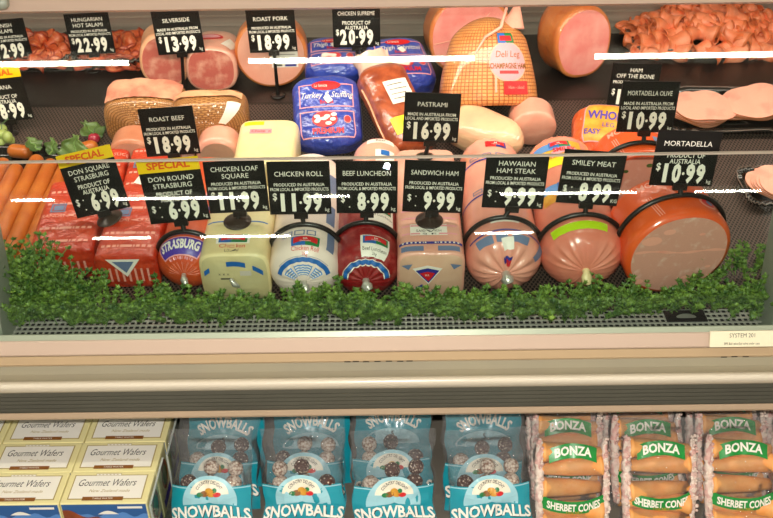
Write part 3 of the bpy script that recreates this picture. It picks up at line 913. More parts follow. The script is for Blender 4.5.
tR, lR, mR = simple('chicken_roll', 'pale pink round log with a blue arc on its end', 'meat log', lf, 'casing', 304, 282, 0, mt='roll_white', group=LG, decor=dec)

# beef luncheon
def dec(t, lf):
    mb = MB(); q = lf.sfront-.001
    mb.patch(lf.on(.0006, .016, q), -.024, .026, -.026, .016, 0, 8, 8)
    crest(mb, lf, .017, q+.005, .042, .0012, (1, 2, 3, 0))
    mb.text(lf.on(.0012, .017, q), 'Beef Luncheon', 0, -.016, .0065, 4, .8); mb.text(lf.on(.0012, .017, q), '2kg', 0, -.023, .005, 4)
    p = lf.polar(.0007); s0 = lf.sfront
    mb.patch(p, -95, 95, s0*.44, s0*.54, 5, 40, 2); mb.patch(lf.polar(.0011), -95, 95, s0*.41, s0*.435, 0, 40, 1); mb.patch(lf.polar(.0011), -95, 95, s0*.545, s0*.56, 0, 40, 1)
    mb.patch(lf.on(.0006, .022, q+.085), -.02, .03, -.03, .02, 0, 6, 6); crest(mb, lf, .026, q+.09, .04, .0012, (1, 2, 3, 0))
    mb.text(lf.on(.0012, .026, q+.085), 'Beef Luncheon', 0, -.016, .0065, 4, .8)
    mb.build('label', ['white_label', 'red_ink', 'blue_ink', 'green_ink', 'grey_ink', 'blue_ink'], t)
    end_tie(t, lf, .0075)
lf = Loaf(.0535, .0535, .20, 2, ('round', .036, 1), ('round', .03, 1), pleat=(16, .0022))
tB, lBf, mBf = simple('beef_luncheon', 'dark red round log with a blue ring on its end', 'meat log', lf, 'casing', 366, 281, 0, mt='beef_red', group=LG, decor=dec)
def dec(t, lf):
    mb = MB(); f = lf.on(.0008, .006, lf.total-.055); mb.patch(f, -.026, .026, -.014, .014, 0, 6, 5)
    mb.patch(lf.on(.0012, .006, lf.total-.055), -.022, .022, .002, .012, 1, 5, 3); mb.text(lf.on(.0014, .006, lf.total-.055), 'Beef', 0, -.01, .007, 2)
    mb.patch(lf.on(.0008, .006, lf.total-.1), -.01, .026, -.02, .01, 0, 5, 5)
    mb.patch(lf.on(.0012, .006, lf.total-.098), .0, .016, -.01, .006, 3, 3, 3)
    mb.build('label', ['white_label', 'red_ink', 'grey_ink', 'blue_ink'], t)
lf = Loaf(.047, .047, .10, 2, ('round', .02, 1), ('round', .035, 1), seed=8)
simple('luncheon_log', 'pale orange round log with a white label, behind the dark red log', 'meat log', lf, 'casing', 378, 183, 0, mt='pinkish', decor=dec)

# sandwich ham
def dec(t, lf):
    mb = MB(); e = lf.flat(.0009)
    mb.patch(lf.on(.0006, -.002, lf.sfront+.055), -.03, .03, -.014, .014, 0, 6, 4)
    f2 = lf.on(.0011, -.002, lf.sfront+.055)
    mb.text(f2, 'SANDWICH', 0, -.006, .006, 3, .9); mb.text(f2, 'Ham', 0, -.013, .006, 3)
    mb.patch(lf.on(.0007, 0, lf.sfront+.022), -.052, .052, -.003, .003, 2, 16, 1)
    for k in range(14): mb.patch(lf.on(.0012, 0, lf.sfront+.022), -.046+k*.0068, -.043+k*.0068, -.0018, .0018, 0, 1, 1)
    for sx in (-1, 1): mb.patch(lf.on(.0007, sx*.028, lf.sfront+.008), -.020, .018, -.006, .006, 5, 5, 2)
    # badge: white-edged wedge on the end face
    def wedge(o, s, mi):
        c = (-.006, .004)
        pts = [(c[0]-.020*s, c[1]+.016*s), (c[0], c[1]+.0215*s), (c[0]+.020*s, c[1]+.016*s), (c[0]+.002, c[1]-.012*s)]
        mb.face([lf.flat(o)(*p) for p in pts], mi)
    wedge(.0009, 1.2, 0); wedge(.0014, .95, 2); wedge(.0018, .62, 1)
    mb.text(lf.flat(.0022), 'KR', -.006, .008, .004, 0)
    mb.face([lf.flat(.0012)(x, z) for x, z in ((-.026, -.018), (-.014, -.010), (-.011, -.016), (-.022, -.026))], 2)
    for sx in (-1, 1): mb.face([lf.flat(.0012)(sx*x, z) for x, z in ((.030, .033), (.048, .030), (.036, .021))], 5)
    mb.build('label', ['white_label', 'red_ink', 'navy_ink', 'black_ink', 'green_ink', 'slate_ink'], t)
    mb = MB()
    mb.text(lf.on(.0007, 0, lf.total-.045), 'Sandwich Ham', 0, -.004, .010, 0, .7, bold=.01)
    for k in range(5):
        for sx in (-1, 1): mb.patch(lf.on(.0007, sx*.03, lf.sfront+.045+k*.02), -.016, .014, -.002, .002, 1, 3, 1)
    mb.build('print', ['white_ink', 'pink_ink'], t)
lf = Loaf(.0545, .049, .305, 6, ('round', .010, 1), ('round', .012, 1), lump=.008, seed=5)
tH = thing('sandwich_ham', 'pink square ham loaf with a red and blue wedge badge on its end', 'meat loaf', None, LG)
lf.mesh('casing', 'ham_pink', tH, lf.S[9]); lf.mesh('front_end', 'ham_end', tH, 0, lf.S[9])
dec(tH, lf); lH = lf; mH = settle(tH, 431, 279, frame(0, 8), (0, 0, lf.b))

# hawaiian ham steak
def dec(t, lf):
    mb = MB(); s0 = lf.sfront; p = lf.polar(.0008)
    mb.patch(p, -64, 64, s0*.93, s0*.97, 2, 30, 1)
    for a0, a1 in ((-52, -22), (-17, 2), (8, 38)): mb.patch(p, a0, a1, s0*.70, s0*.88, 3, 8, 4)
    mb.patch(p, 62, 78, s0*.62, s0*.98, 3, 6, 8)
    mb.text(lf.on(.0008, 0, s0+.022), 'Hawaiian', 0, 0, .006, 4); mb.patch(lf.on(.0006, 0, s0+.026), -.024, .024, -.010, .008, 0, 6, 4); mb.text(lf.on(.0011, 0, s0+.024), 'Ham Steak', 0, -.003, .006, 4, .9)
    crest(mb, lf, .006, s0+.075, .044, .0008, (1, 2, 5, 0))
    for q in (.10, .20):
        mb.patch(lf.on(.0007, 0, s0+q), -.09, .09, -.002, .002, 2, 20, 1)
        for x0, x1 in ((-.05, -.03), (-.022, -.004), (.004, .03)): mb.ring(lf.on(.0007, 0, s0+q+.012), x0, x1, -.005, .005, .002, 3)
    crest(mb, lf, .008, s0+.245, .042, .0008, (1, 1, 2, 0))
    # price sticker and wedge by the knot
    f = lf.on(.0016, .002, s0*.66, 8); mb.patch(f, -.011, .011, -.010, .010, 0, 3, 3)
    mb.patch(p, -9, 19, s0*.26, s0*.40, 2, 5, 3); mb.patch(lf.polar(.0013), -4, 14, s0*.20, s0*.34, 1, 5, 3)
    mb.build('label', ['white_label', 'red_ink', 'navy_ink', 'slate_ink', 'grey_ink', 'green_ink'], t)
    end_tie(t, lf, .0085)
lf = Loaf(.063, .062, .345, 2, ('round', .042, 1), ('round', .055, 1), pleat=(15, .0034), rad=lambda t: 1-.13*t)
tK, lK, mK = simple('ham_steak_log', 'large pale pink log with pleated tied end and small white sticker', 'meat log', lf, 'casing', 506, 274, 0, mt='steak_pink', group=LG, decor=dec)

# smiley meat
def dec(t, lf):
    mb = MB(); s0 = lf.sfront
    mb.patch(lf.polar(.0008), -52, 30, s0*.80, s0*.97, 0, 20, 4)
    for q in (.085, .205):
        f = lf.on(.0007, 0, s0+q)
        mb.patch(f, -.065, .03, -.022, .026, 1, 14, 7)
        mb.grid(lambda a, b: lf.on(.0011, 0, s0+q)(-.065+.075*a, .006+.02*b-.012*a*a), 8, 3, 3)
        crest(mb, lf, -.012, s0+q+.017, .04, .0014, (2, 4, 5, 6))
        mb.grid(lambda a, b: lf.on(.0012, 0, s0+q)(-.03+.06*a, -.022+.018*b+.012*math.sin(a*3.14)), 10, 3, 7)
        mb.text(lf.on(.0019, 0, s0+q), 'SMILEY', -.004, -.006, .012, 2, .8, bold=.03)
        if q > .2: mb.patch(lf.on(.0009, 0, s0+q-.035), -.075, .04, -.012, .012, 8, 14, 4)
    mb.build('label', ['lime_ink', 'gold_ink', 'red_ink', 'sky_ink', 'blue_ink', 'green_ink', 'white_label', 'pink_ink', 'yellow_ink'], t)
    mb = MB(); c = lf.P(0, 0)
    mb.tube([c+Vector((0, .01, 0)), c+Vector((0, -.004, 0)), c+Vector((0, -.010, -.004)), c+Vector((0, -.014, -.014))], [.009, .005, .009, .007], 0, 10); mb.build('tied_end', 'loaf_yellow', t)
lf = Loaf(.0695, .066, .335, 2, ('round', .05, 1), ('round', .05, 1), pleat=(24, .0042), rad=lambda t: 1-.12*t)
tY, lY, mY = simple('smiley_log', 'large glossy pink log with lime band and tied end', 'meat log', lf, 'casing', 586, 271, 0, mt='smiley_pink', group=LG, decor=dec)

# mortadella, two logs
def mort(label, a_, L, px, v, q_text, group=None, yaw=0):
    lf = Loaf(a_, a_*.96, L, 2.1, ('flat', .010, 1), ('round', .04, 1))
    t = thing('mortadella_log', label, 'meat log', None, group)
    lf.mesh('casing', 'mortadella', t, lf.S[6]); lf.mesh('cut_face', 'mortadella_cut', t, 0, lf.S[6])
    mb = MB()
    f = lf.on(.0007, .0, lf.sfront+q_text)
    mb.text(f, 'MORTADELLA', -.002, -.006, .013, 0, .9, bold=.02)
    f = lf.on(.0007, -.018, lf.sfront+.028, 8)
    for k in range(3): mb.patch(f, -.03+k*.004, -.0285+k*.004, -.024, .024, 0, 1, 5)
    f = lf.on(.0007, .028, lf.sfront+.026)
    mb.patch(f, -.006, .012, .004, .018, 2, 3, 3)
    mb.disc(lf.on(.0007, .045, lf.sfront+.022), 0, 0, .016, .014, 0); mb.disc(lf.on(.0011, .045, lf.sfront+.022), 0, 0, .012, .010, 1); mb.disc(lf.on(.0015, .045, lf.sfront+.022), .002, 0, .006, .006, 2)
    mb.build('print', ['strip_ink', 'red_ink', 'slate_ink'], t)
    mb = MB(); e = lf.flat(.0005)
    if a_ > .08:
        mb.grid(lambda s, q: e(-a_*.86+a_*1.74*s, .012-.010*s+.002*math.sin(9*s)+(q-.5)*.004*(1+.4*math.sin(23*s))), 40, 1, 0)
        for (x, z, r_) in ((-.052, .034, .013), (-.026, .050, .008), (.03, .04, .004), (-.06, -.05, .008), (.055, -.03, .004), (.02, -.05, .005)): mb.disc(e, x, z, r_*1.3, r_*.7, 0, 12)
    else:
        for (x, z, r_) in ((.01, .042, .006), (-.03, .03, .005), (.04, .02, .005)): mb.disc(e, x, z, r_, r_*.7, 1, 12)
    mb.build('fat_fleck', ['slice', 'lettuce'], t)
    return t, lf, settle(t, px, v, frame(yaw, 8), (0, 0, lf.b))
tM, lM, mM = mort('big orange log with a cut grey-pink face and fat streak', .0875, .13, 679, 255, .075, LG, 8)
tO, lO, mO = mort('orange log with olive-flecked cut face, behind the big cut log', .072, .12, 640, 185, .065)

# ------------------------------------------------------------------ tickets on the front row
def top_ticket(label, titles, origin, price, px, v, lf, M4, vr, kind='hoop', span=84, th=0, **k):
    q = q_for(lf, M4, vr, R(th))
    P = M4 @ lf.P(R(th), q); n = (M4.to_3x3() @ lf.N(R(th), q)).normalized()
    root = P+n*(.0035 if kind == 'hoop' else .0006)
    return ticket(label, titles, origin, price, px, v, root, hoop=(lf, M4, q, span) if kind == 'hoop' else None, disc=(n, .023) if kind == 'disc' else None, **k)
top_ticket('tilted price ticket with yellow banner reading square strasburg', ['DON SQUARE', 'STRASBURG'], PRODUCT, '6.99', 104, 212.5, lB, mB, 219, 'disc', th=-28, special=True, roll=-13, lean=14, bw=.98)
top_ticket('price ticket with yellow banner reading round strasburg', ['DON ROUND', 'STRASBURG'], PRODUCT, '6.99', 181, 221.5, lS, mS, 233, special=True, roll=-5)
top_ticket('price ticket reading chicken loaf square', ['CHICKEN LOAF', 'SQUARE'], PRODUCED, '11.99', 240, 212, lL, mL, 222, 'disc', roll=-2)
top_ticket('price ticket reading chicken roll', ['CHICKEN ROLL'], PRODUCED, '11.99', 301, 214, lR, mR, 226, roll=0)
top_ticket('price ticket reading beef luncheon', ['BEEF LUNCHEON'], PRODUCED, '8.99', 367, 213, lBf, mBf, 224, roll=1)
top_ticket('price ticket reading sandwich ham', ['SANDWICH HAM'], PRODUCED, '9.99', 432, 212, lH, mH, 221, 'disc', roll=3)
top_ticket('price ticket reading hawaiian ham steak', ['HAWAIIAN', 'HAM STEAK'], PRODUCED, '9.99', 512, 208, lK, mK, 219, roll=3)
top_ticket('price ticket reading smiley meat', ['SMILEY MEAT'], PRODUCED, '8.99', 586, 204, lY, mY, 216, roll=5, unit='KG')
top_ticket('price ticket reading mortadella with product of Australia', ['MORTADELLA'], PRODUCT, '10.99', 680, 185.5, lM, mM, 197, roll=2.5)
top_ticket('price ticket reading mortadella olive', ['MORTADELLA OLIVE'], MADE, '10.99', 644, 132, lO, mO, 144, roll=1.5)

# ------------------------------------------------------------------ second row
def dec(t, lf):
    mb = MB(); f = lf.on(.0008, 0, lf.total-.05); mb.patch(f, -.03, .0, -.015, .01, 0, 6, 4); mb.build('label', ['white_label'], t)
lf = Loaf(.042, .042, .072, 2.1, ('flat', .010, 1), ('round', .03, 1), seed=4)
t = thing('meat_log', 'glossy peach-pink log end between the roast beef ticket and the yellow loaf', 'meat log')
lf.mesh('casing', 'pinkish', t, lf.S[6]); lf.mesh('cut_face', 'ham_end', t, 0, lf.S[6])
settle(t, 218, 158, frame(0, 9), (0, 0, lf.b))
lf = Loaf(.044, .042, .075, 2.2, ('flat', .008, 1), ('round', .03, 1), lump=.02)
t = thing('meat_log', 'short cut red-brown log at the foot of the netted roast', 'meat log')
lf.mesh('casing', 'brown_log', t, lf.S[6]); lf.mesh('cut_face', 'ham_end', t, 0, lf.S[6])
settle(t, 132, 159, frame(0, 9), (0, 0, lf.b))
def dec(t, lf):
    mb = MB(); p = lf.polar(.0008); s0 = lf.sfront
    for q in (.010, .03): mb.patch(p, -75, 75, s0+q, s0+q+.005, 0, 30, 1)
    mb.patch(p, 20, 55, s0+.015, s0+.028, 1, 8, 3)
    mb.build('print', ['slate_ink', 'green_ink'], t)
lf = Loaf(.038, .032, .065, 2, ('round', .02, 1), ('round', .03, 1), lump=.03)
_t, lW, mW = simple('meat_log', 'clear wrapped log with blue print bands behind the roast beef ticket', 'meat log', lf, 'casing', 173, 158, 0, pitch=9, mt='roll_white', decor=dec)

# netted roasts
def roast(label, a_, b_, L, px, v, yaw, seed, top):
    lf = Loaf(a_, b_, L, 4.2, ('round', .026, 1), ('round', .03, 1), lump=.08, seed=seed)
    t = thing('netted_roast', label, 'roast meat', None, 'netted roasts on the upper mat')
    lf.mesh('netted_body', 'beef_net', t)
    mb = MB(); f = lf.on(.002, 0, lf.sfront)
    g = lambda x, y: f(x, y)+Vector((0, 0, .003*noise.noise(Vector((x*60, y*60, seed)))+.002))
    if top:
        mb.patch(g, -a_*.95, a_*.95, .000, L-.05, 0, 16, 10)
        mb.build('cut_top', ['roast_cut', 'fat'], t)
    else:
        mb.patch(g, -a_*.9, a_*.9, .012, L-.06, 0, 16, 8); mb.build('wrap_top', ['fat'], t)
    mb = MB(); rnd = random.Random(seed)
    for k in range(16):
        x, y = a_*(rnd.random()-.5)*.9, -.05+.04*rnd.random()
        mb.disc(lf.on(.0015, 0, lf.sfront), x, y, .0018, .0018, 0, 6, rings=1)
    if not top:
        mb.patch(lf.on(.0022, a_*.75, lf.sfront-.022, 10), -.012, .014, -.02, .02, 0, 3, 4)
    mb.build('label', ['white_label'], t)
    return settle(t, px, v, frame(yaw, 12), (0, 0, b_))
roast('netted roast with an open pinkish cut top, at the end of the black mat', .080, .055, .11, 143, 130, -1, 2, True)
roast('netted roast with a white sticker beside its bare mat, behind the roast beef ticket', .073, .060, .09, 209, 135, 2, 5, False)

# blue bags
def bag(label, a_, b_, L, px, v, yaw, pitch, roll, seed, big=False):
    lf = Loaf(a_, b_, L, 3.4, ('round', .03, 1), ('round', .035, 1), lump=.06, seed=seed)
    t = thing('chicken_bag', label, 'poultry bag', None, 'blue bags of chicken')
    lf.mesh('bag_body', 'blue_bag', t)
    mb = MB()
    qm = (lf.sfront+lf.sback)/2
    f = lf.on(.0012, 0, qm); f2 = lf.on(.0018, 0, qm); f3 = lf.on(.0024, 0, qm)
    h = (lf.sback-lf.sfront)/2
    w_ = a_*.80
    for (y0, y1) in ((.05*h, 1.05*h), (-1.25*h, -.12*h)):
        mb.ring(f, -w_, w_, y0, y1, .0022, 0)
    mb.disc(f2, 0, h*.98, w_*.52, h*.20, 1); mb.text(f3, 'La Ionica', -w_*.2, h*.92, .006, 2, .8)
    mb.text(f2, 'Thigh Schnitzel' if not big else 'Turkey & Stuffing', 0, h*.46, .0125, 2, .82, shear=.25)
    mb.text(f2, 'Breast', 0, h*.20, .008, 1, .9, bold=.02)
    mb.disc(f2, -w_*.1, -h*.48, w_*.46, h*.34, 1); rnd = random.Random(seed)
    for k in range(9): mb.disc(f3, -w_*.1+w_*.34*(rnd.random()*2-1), -h*.48+h*.2*(rnd.random()*2-1), .006, .004, 2, 8, rings=1)
    mb.disc(f2, w_*.72, -h*.5, .0075, .0085, 0); mb.disc(f3, w_*.72, -h*.5, .006, .007, 1)
    mb.text(f2, 'PREMIUM', 0, -h*1.08, .0115, 1, .9, bold=.03)
    mb.patch(lf.on(.003, .0, qm, 30), .006, .018, h*.15, h*.15+.015, 2, 2, 2)
    mb.patch(lf.on(.0012, a_+b_*.7, qm), -.010, .012, -h, h, 2, 3, 8)
    for k in range(4): mb.patch(lf.on(.0018, a_+b_*.7, qm), -.009, .011, -h*.9+k*h*.45, -h*.75+k*h*.45, 3, 3, 1)
    mb.build('print', ['pink_ink', 'red_ink', 'white_label', 'navy_ink'], t)
    return settle(t, px, v, frame(yaw, pitch, roll), (0, L/2, 2*b_))
bag('blue chicken bag standing nearest, with script print and red oval', .067, .034, .165, 327, 107, 4, 38, 0, 11, True)
bag('blue chicken bag behind the chicken supreme ticket', .060, .036, .13, 333, 50, 4, 20, 0, 12)
bag('blue and white chicken bag behind the brown pastrami pack', .066, .038, .15, 402, 55, 14, 22, 4, 13)

# pastrami
lf = Loaf(.050, .036, .205, 3.2, ('round', .02, 1), ('round', .03, 1), lump=.08, seed=21)
t = thing('pastrami_pack', 'brown vacuum packed pastrami with white and yellow labels', 'meat pack')
lf.mesh('meat', 'pastrami', t)
mb = MB(); f = lf.on(.0016, .008, lf.total*.60)
mb.patch(f, -.028, .024, -.030, .024, 0, 5, 5)
for k in range(4): mb.patch(lf.on(.0022, .008, lf.total*.60), -.022, .016-.006*(k % 2), -.02+.011*k, -.0185+.011*k, 1, 4, 1)
mb.patch(f, .004, .026, -.029, -.024, 3, 4, 1)
mb.patch(lf.on(.0016, .0, lf.total*.30), -.038, .030, -.018, .018, 2, 6, 4); mb.disc(lf.on(.0021, -.01, lf.total*.30), 0, 0, .012, .008, 4)
mb.build('label', ['white_label', 'grey_ink', 'yellow_ink', 'navy_ink', 'lime_ink'], t)
mb = MB()
def skirt(s, q):
    p = lf.P(2*math.pi*s, lf.total*(.89+.05*min(q, .5)))
    c = Vector((0, p.y, lf.b)); k = 1.04+.22*q
    return c+(p-c)*k+Vector((0, .032*q, .004*math.sin(40*s)*q))
mb.grid(skirt, 40, 6, 0, True, True); mb.build('bag_seal', mat('cloudy_film', '#e9b7a6', '#efcabb', scale=30, rough=.25, coat=.6, bump=.5, bscale=60), t)
def edge(x, y): return lf.on(.001, x, lf.sfront+.01)(0, y)
mb = MB()
for sx in (-1, 1): mb.tube([edge(sx*(.050+.02), k*.012) for k in range(12)], .0022, 0, 6)
mb.build('seal_edge', 'fat', t)
settle(t, 401, 100, frame(28, 34), (0, lf.L*.5, 2*lf.b))
# chicken breast wedge
lf = Loaf(.043, .038, .165, 2.6, ('round', .05, 1), ('round', .03, 1), lump=.12, seed=31, rad=lambda t: .82+.25*math.sin(t*3))
simple('chicken_breast', 'pale creamy chicken breast piece below the netted ham', 'poultry', lf, 'flesh', 484, 118, 52, pitch=2, roll=-14, mt='breast', anchor=(0, lf.L*.5, 2*lf.b))
lf = Loaf(.045, .040, .075, 2, ('round', .010, 1), ('round', .02, 1), seed=6)
simple('meat_log', 'plain rose-pink log end behind the glossy pink log', 'meat log', lf, 'casing', 534, 131, 0, pitch=10, mt='pinkish')
# orange wrapped leg ham with gold label
lf = Loaf(.062, .050, .135, 2.6, ('round', .04, 1), ('round', .05, 1), lump=.1, seed=17)
t = thing('wrapped_ham', 'orange wrapped ham with a gold label behind the two stacked tickets', 'ham')
lf.mesh('wrapped_body', 'orange_pack', t)
mb = MB(); f = lf.on(.0014, .004, lf.total*.5); mb.patch(f, -.045, .05, -.05, .045, 0, 10, 10)
f2 = lf.on(.002, .004, lf.total*.5); mb.text(f2, 'WHOLE', -.002, .004, .019, 1, .75, bold=.03); mb.text(f2, 'LEG', .002, -.014, .010, 1); mb.text(lf.on(.002, -.022, lf.total*.5-.03), 'EASY', 0, -.004, .012, 1, .8, bold=.02)
mb.ring(f2, -.045, .05, -.05, .045, .002, 2)
mb.build('label', ['gold_ink', 'purple_ink', 'pink_ink'], t)
settle(t, 606, 120, frame(-16, 22), (0, lf.L*.5, 2*lf.b))

# ------------------------------------------------------------------ upper row
# silverside
def cut_meat(name, label, cat, a_, b_, L, px, v, yaw, pitch, cut, rind, n=2.3, seed=0, lump=.05, group=None, rim=None, roll=0, rad=None, k=5):
    lf = Loaf(a_, b_, L, n, ('flat', .008, 1), ('round', .06, 1), lump=lump, seed=seed, rad=rad)
    t = thing(name, label, cat, None, group)
    lf.mesh('rind', rind, t, lf.S[k]); lf.mesh('cut_face', cut, t, 0, lf.S[k])
    return t, lf
t, lf = cut_meat('silverside', 'cut silverside with a pale fat rim, under the silverside ticket', 'beef', .052, .060, .12, 0, 0, 0, 0, 'silver_cut', 'fat', seed=2, lump=.10, k=6)
settle(t, 163, 62, frame(6, 0), (0, 0, lf.b))
t, lf = cut_meat('silverside', 'cut silverside in printed wrap, beside the round roast pork', 'beef', .055, .050, .14, 0, 0, 0, 0, 'silver_cut', 'pinkish', seed=9, lump=.08, n=2.8, k=6)
mb = MB(); f = lf.on(.001, .012, lf.sfront+.035)
mb.patch(lf.on(.001, .04, lf.sfront+.03, -20), -.012, .014, -.02, .02, 0, 4, 4)
mb.disc(f, -.02, .012, .03, .014, 1); mb.disc(lf.on(.0016, .012, lf.sfront+.035), -.02, .012, .024, .009, 2)
mb.build('label', ['white_label', 'red_ink', 'pink_ink'], t)
settle(t, 211, 70, frame(-2, 2), (0, 0, lf.b))
# roast pork
t, lf = cut_meat('roast_pork', 'round roast pork with pale cut face and price sticker', 'pork', .077, .077, .10, 0, 0, 0, 0, 'pork_cut', 'rind', n=2.05, lump=.02, k=6)
mb = MB(); e = lf.flat(.0009); e2 = lf.flat(.0014)
mb.patch(e, .000, .056, -.030, .012, 0, 4, 4)
for k in range(4): mb.patch(e2, .004, .050-.008*(k % 2), -.018+.008*k, -.0168+.008*k, 1, 3, 1)
mb.patch(e2, .004, .022, -.027, -.023, 1, 2, 1); mb.patch(e2, .028, .052, -.028, -.023, 2, 2, 1)
mb.build('price_sticker', ['white_label', 'grey_ink', 'navy_ink'], t)
settle(t, 271, 54, frame(2, 1), (0, 0, lf.b))
# big ham
t, lf = cut_meat('cut_ham', 'tall ham with pink cut face behind the netted ham', 'ham', .090, .088, .13, 0, 0, 0, 0, 'ham_cut', 'rind', n=2.1, lump=.04, k=6, seed=4)
mb = MB(); e = lf.flat(.0006)
for p0, p1 in (((-.08, -.012), (.02, -.002)), ((.0, .0), (.04, .05)), ((-.05, -.02), (-.02, -.06))):
    mb.tube([e(*p0), (e(*p0)+e(*p1))*.5+Vector((0, 0, .004)), e(*p1)], .0012, 0, 5)
mb.build('fat_seam', 'slice', t)
settle(t, 471, 37, frame(7, -4), (0, 0, lf.b))
# netted champagne ham
lf = Loaf(.098, .070, .175, 2.3, ('flat', .012, 1), ('round', .05, 1), lump=.03, seed=6, rad=lambda t: 1.02-.40*t*t-.05*t)
t = thing('netted_ham', 'orange netted ham standing on its cut, with round pink label', 'ham')
lf.mesh('netted_body', 'ham_net', t)
mb = MB(); q = lf.total*.56
f = lf.on(.0016, .034, q); f2 = lf.on(.0022, .034, q); f3 = lf.on(.0028, .034, q)
mb.disc(f, 0, 0, .042, .040, 0); mb.disc(f2, 0, 0, .039, .037, 1)
mb.text(f3, 'Deli Leg', 0, .008, .013, 2, .9, shear=.2); mb.text(f3, 'CHAMPAGNE HAM', 0, -.014, .0105, 2, .62, bold=.03)
mb.patch(f3, -.02, .02, -.024, -.018, 3, 4, 1)
mb.patch(f2, -.012, .040, -.064, -.038, 3, 6, 4); mb.text(f3, 'Ham - sliced', .014, -.053, .006, 0, .8)
mb.patch(f, -.030, -.026, -.06, -.02, 0, 1, 4)
mb.patch(f2, -.020, 0, .036, .056, 4, 3, 3); mb.patch(f2, 0, .020, .036, .056, 5, 3, 3); mb.patch(f3, -.015, .015, .040, .050, 3, 4, 2)
mb.build('label', ['slice', 'pink_ink', 'brown_ink', 'red_ink', 'blue_ink', 'green_ink'], t)
mb = MB(); mb.tube([lf.P(R(-20), lf.total*.62), lf.P(R(-8), lf.total*.74)+Vector((0, 0, .004)), lf.P(R(14), lf.total*.80)+Vector((0, .004, .004)), lf.P(R(30), lf.total*.86)+Vector((.005, .03, .01))], [.002, .003, .004, .003], 0, 6)
def twist(s, q):
    a = 2*math.pi*s; r_ = .022*(1-q)+.004
    return Vector((.045+r_*math.cos(a)+.012*q, lf.L-.025+.05*q, lf.b+.012+r_*.7*math.sin(a)))
mb.grid(twist, 14, 5, 0, True, True)
mb.build('wrap_fold', 'slice', t)
settle(t, 493, 60, frame(0, 66, 2), (0, lf.L/2, 2*lf.b))
# ham half further along
t, lf = cut_meat('cut_ham', 'half ham with pink oval cut face beside the tray of shaved ham', 'ham', .068, .078, .13, 0, 0, 0, 0, 'ham_cut', 'rind', n=2.2, lump=.06, k=6, seed=14)
settle(t, 584, 43, frame(20, -3), (0, 0, lf.b))

M['parsley_stem'] = mat('parsley_stem', '#6f8f48', rough=.5)
# ------------------------------------------------------------------ trays
def tray(label, name, w_, d_, h_, px, v, yaw=0, pitch=4, wave=.0025, mt='black_tray', lift=.0006, anchor=None, flare=.016, wires=0):
    t = thing(name, label, 'tray', None, None)
    mb = MB()
    rings = [(0, .0), (.8, 0), (1, .002), (1.02, h_*.6), (1.05, h_)]
    def ringpt(a, k, z, out):
        c, s_ = math.cos(a), math.sin(a); f = lambda x: math.copysign(abs(x)**(2/7), x)
        return Vector(((w_/2-flare+out)*f(c)*k, (d_/2-flare+out)*f(s_)*k, z))
    N = 160
    lv = [(.001, 0, 0), (.6, 0, 0), (.97, 0, 0), (1, .002, 0), (1, h_*.9, flare*.4), (1, h_, flare*.6), (1, h_-.001, flare), (1, h_-.003, flare)]
    vs, fs = [], []
    for j, (k, z, out) in enumerate(lv):
        for i in range(N):
            a = 2*math.pi*i/N
            wv = wave*math.sin(a*28)*(1 if j >= 5 else 0)
            vs.append(ringpt(a, k, z+wv, out))
    for j in range(len(lv)-1):
        for i in range(N): fs.append((j*N+i, j*N+(i+1) % N, (j+1)*N+(i+1) % N, (j+1)*N+i))
    mb.mesh(vs, fs); o = mb.build('dish', mt, t)
    sd = o.modifiers.new('t', 'SOLIDIFY'); sd.thickness = .0014; sd.offset = -1
    mb = MB()
    pts = [ringpt(2*math.pi*i/N, 1, h_+wave*math.sin(2*math.pi*i/N*28)+.0006, flare) for i in range(N)]
    mb.tube(pts, .0013, 0, 5, True); mb.build('rim', mat('tray_rim_sheen', '#6e5c54', rough=.25, coat=.6) if 'tray_rim' not in M else M['tray_rim'], t)
    M.setdefault('tray_rim', bpy.data.materials['tray_rim_sheen'])
    return t, settle(t, px, v, frame(yaw, pitch), anchor or (0, -d_/2, h_), lift)

def ruffle(seed, w_=.05, h_=.05, soft=False):               # one thin curled slice
    rnd = random.Random(seed); ph = rnd.random()*6; bend = rnd.uniform(1.2, 1.9) if soft else rnd.uniform(.5, 1.0); inv = -1 if (soft and seed % 2) else 1
    def f(x, y):
        q = 1+.12*math.sin(3*y+ph) if soft else 1
        an = x*bend*q; r_ = .026/bend
        return Vector((r_*math.sin(an), y*.026+.003*math.sin(3*x+ph), inv*(r_*(1-math.cos(an))-(.010 if inv < 0 else 0))+(.003 if soft else .0015)*math.sin(5*x+4*y+ph)))
    mb = MB(); mb.disc(f, 0, 0, 1, 1, 0, 30, rings=6)
    for p in range(len(mb.sm)):
        mb.sm[p] = True
        if p % 6 == 5: mb.m[p] = 1
    return mb
def roll_slice(seed, w_=.06):
    rnd = random.Random(seed); tw = rnd.random()*.5; sd = rnd.random()*6
    def f(a, b):
        an = a*math.pi*(1.3+tw); r_ = .012+.010*a+.003*math.sin(b*6+sd)
        return Vector(((b-.5)*w_*(1-.3*a), r_*math.cos(an)+.006*math.sin(3*b+sd), r_*math.sin(an)+.006+.006*math.sin(b*5+sd)*a))
    mb = MB(); mb.grid(f, 18, 10)
    for p in range(len(mb.m)):
        if p//18 in (0, 9) or p % 18 == 17: mb.m[p] = 1
    return mb
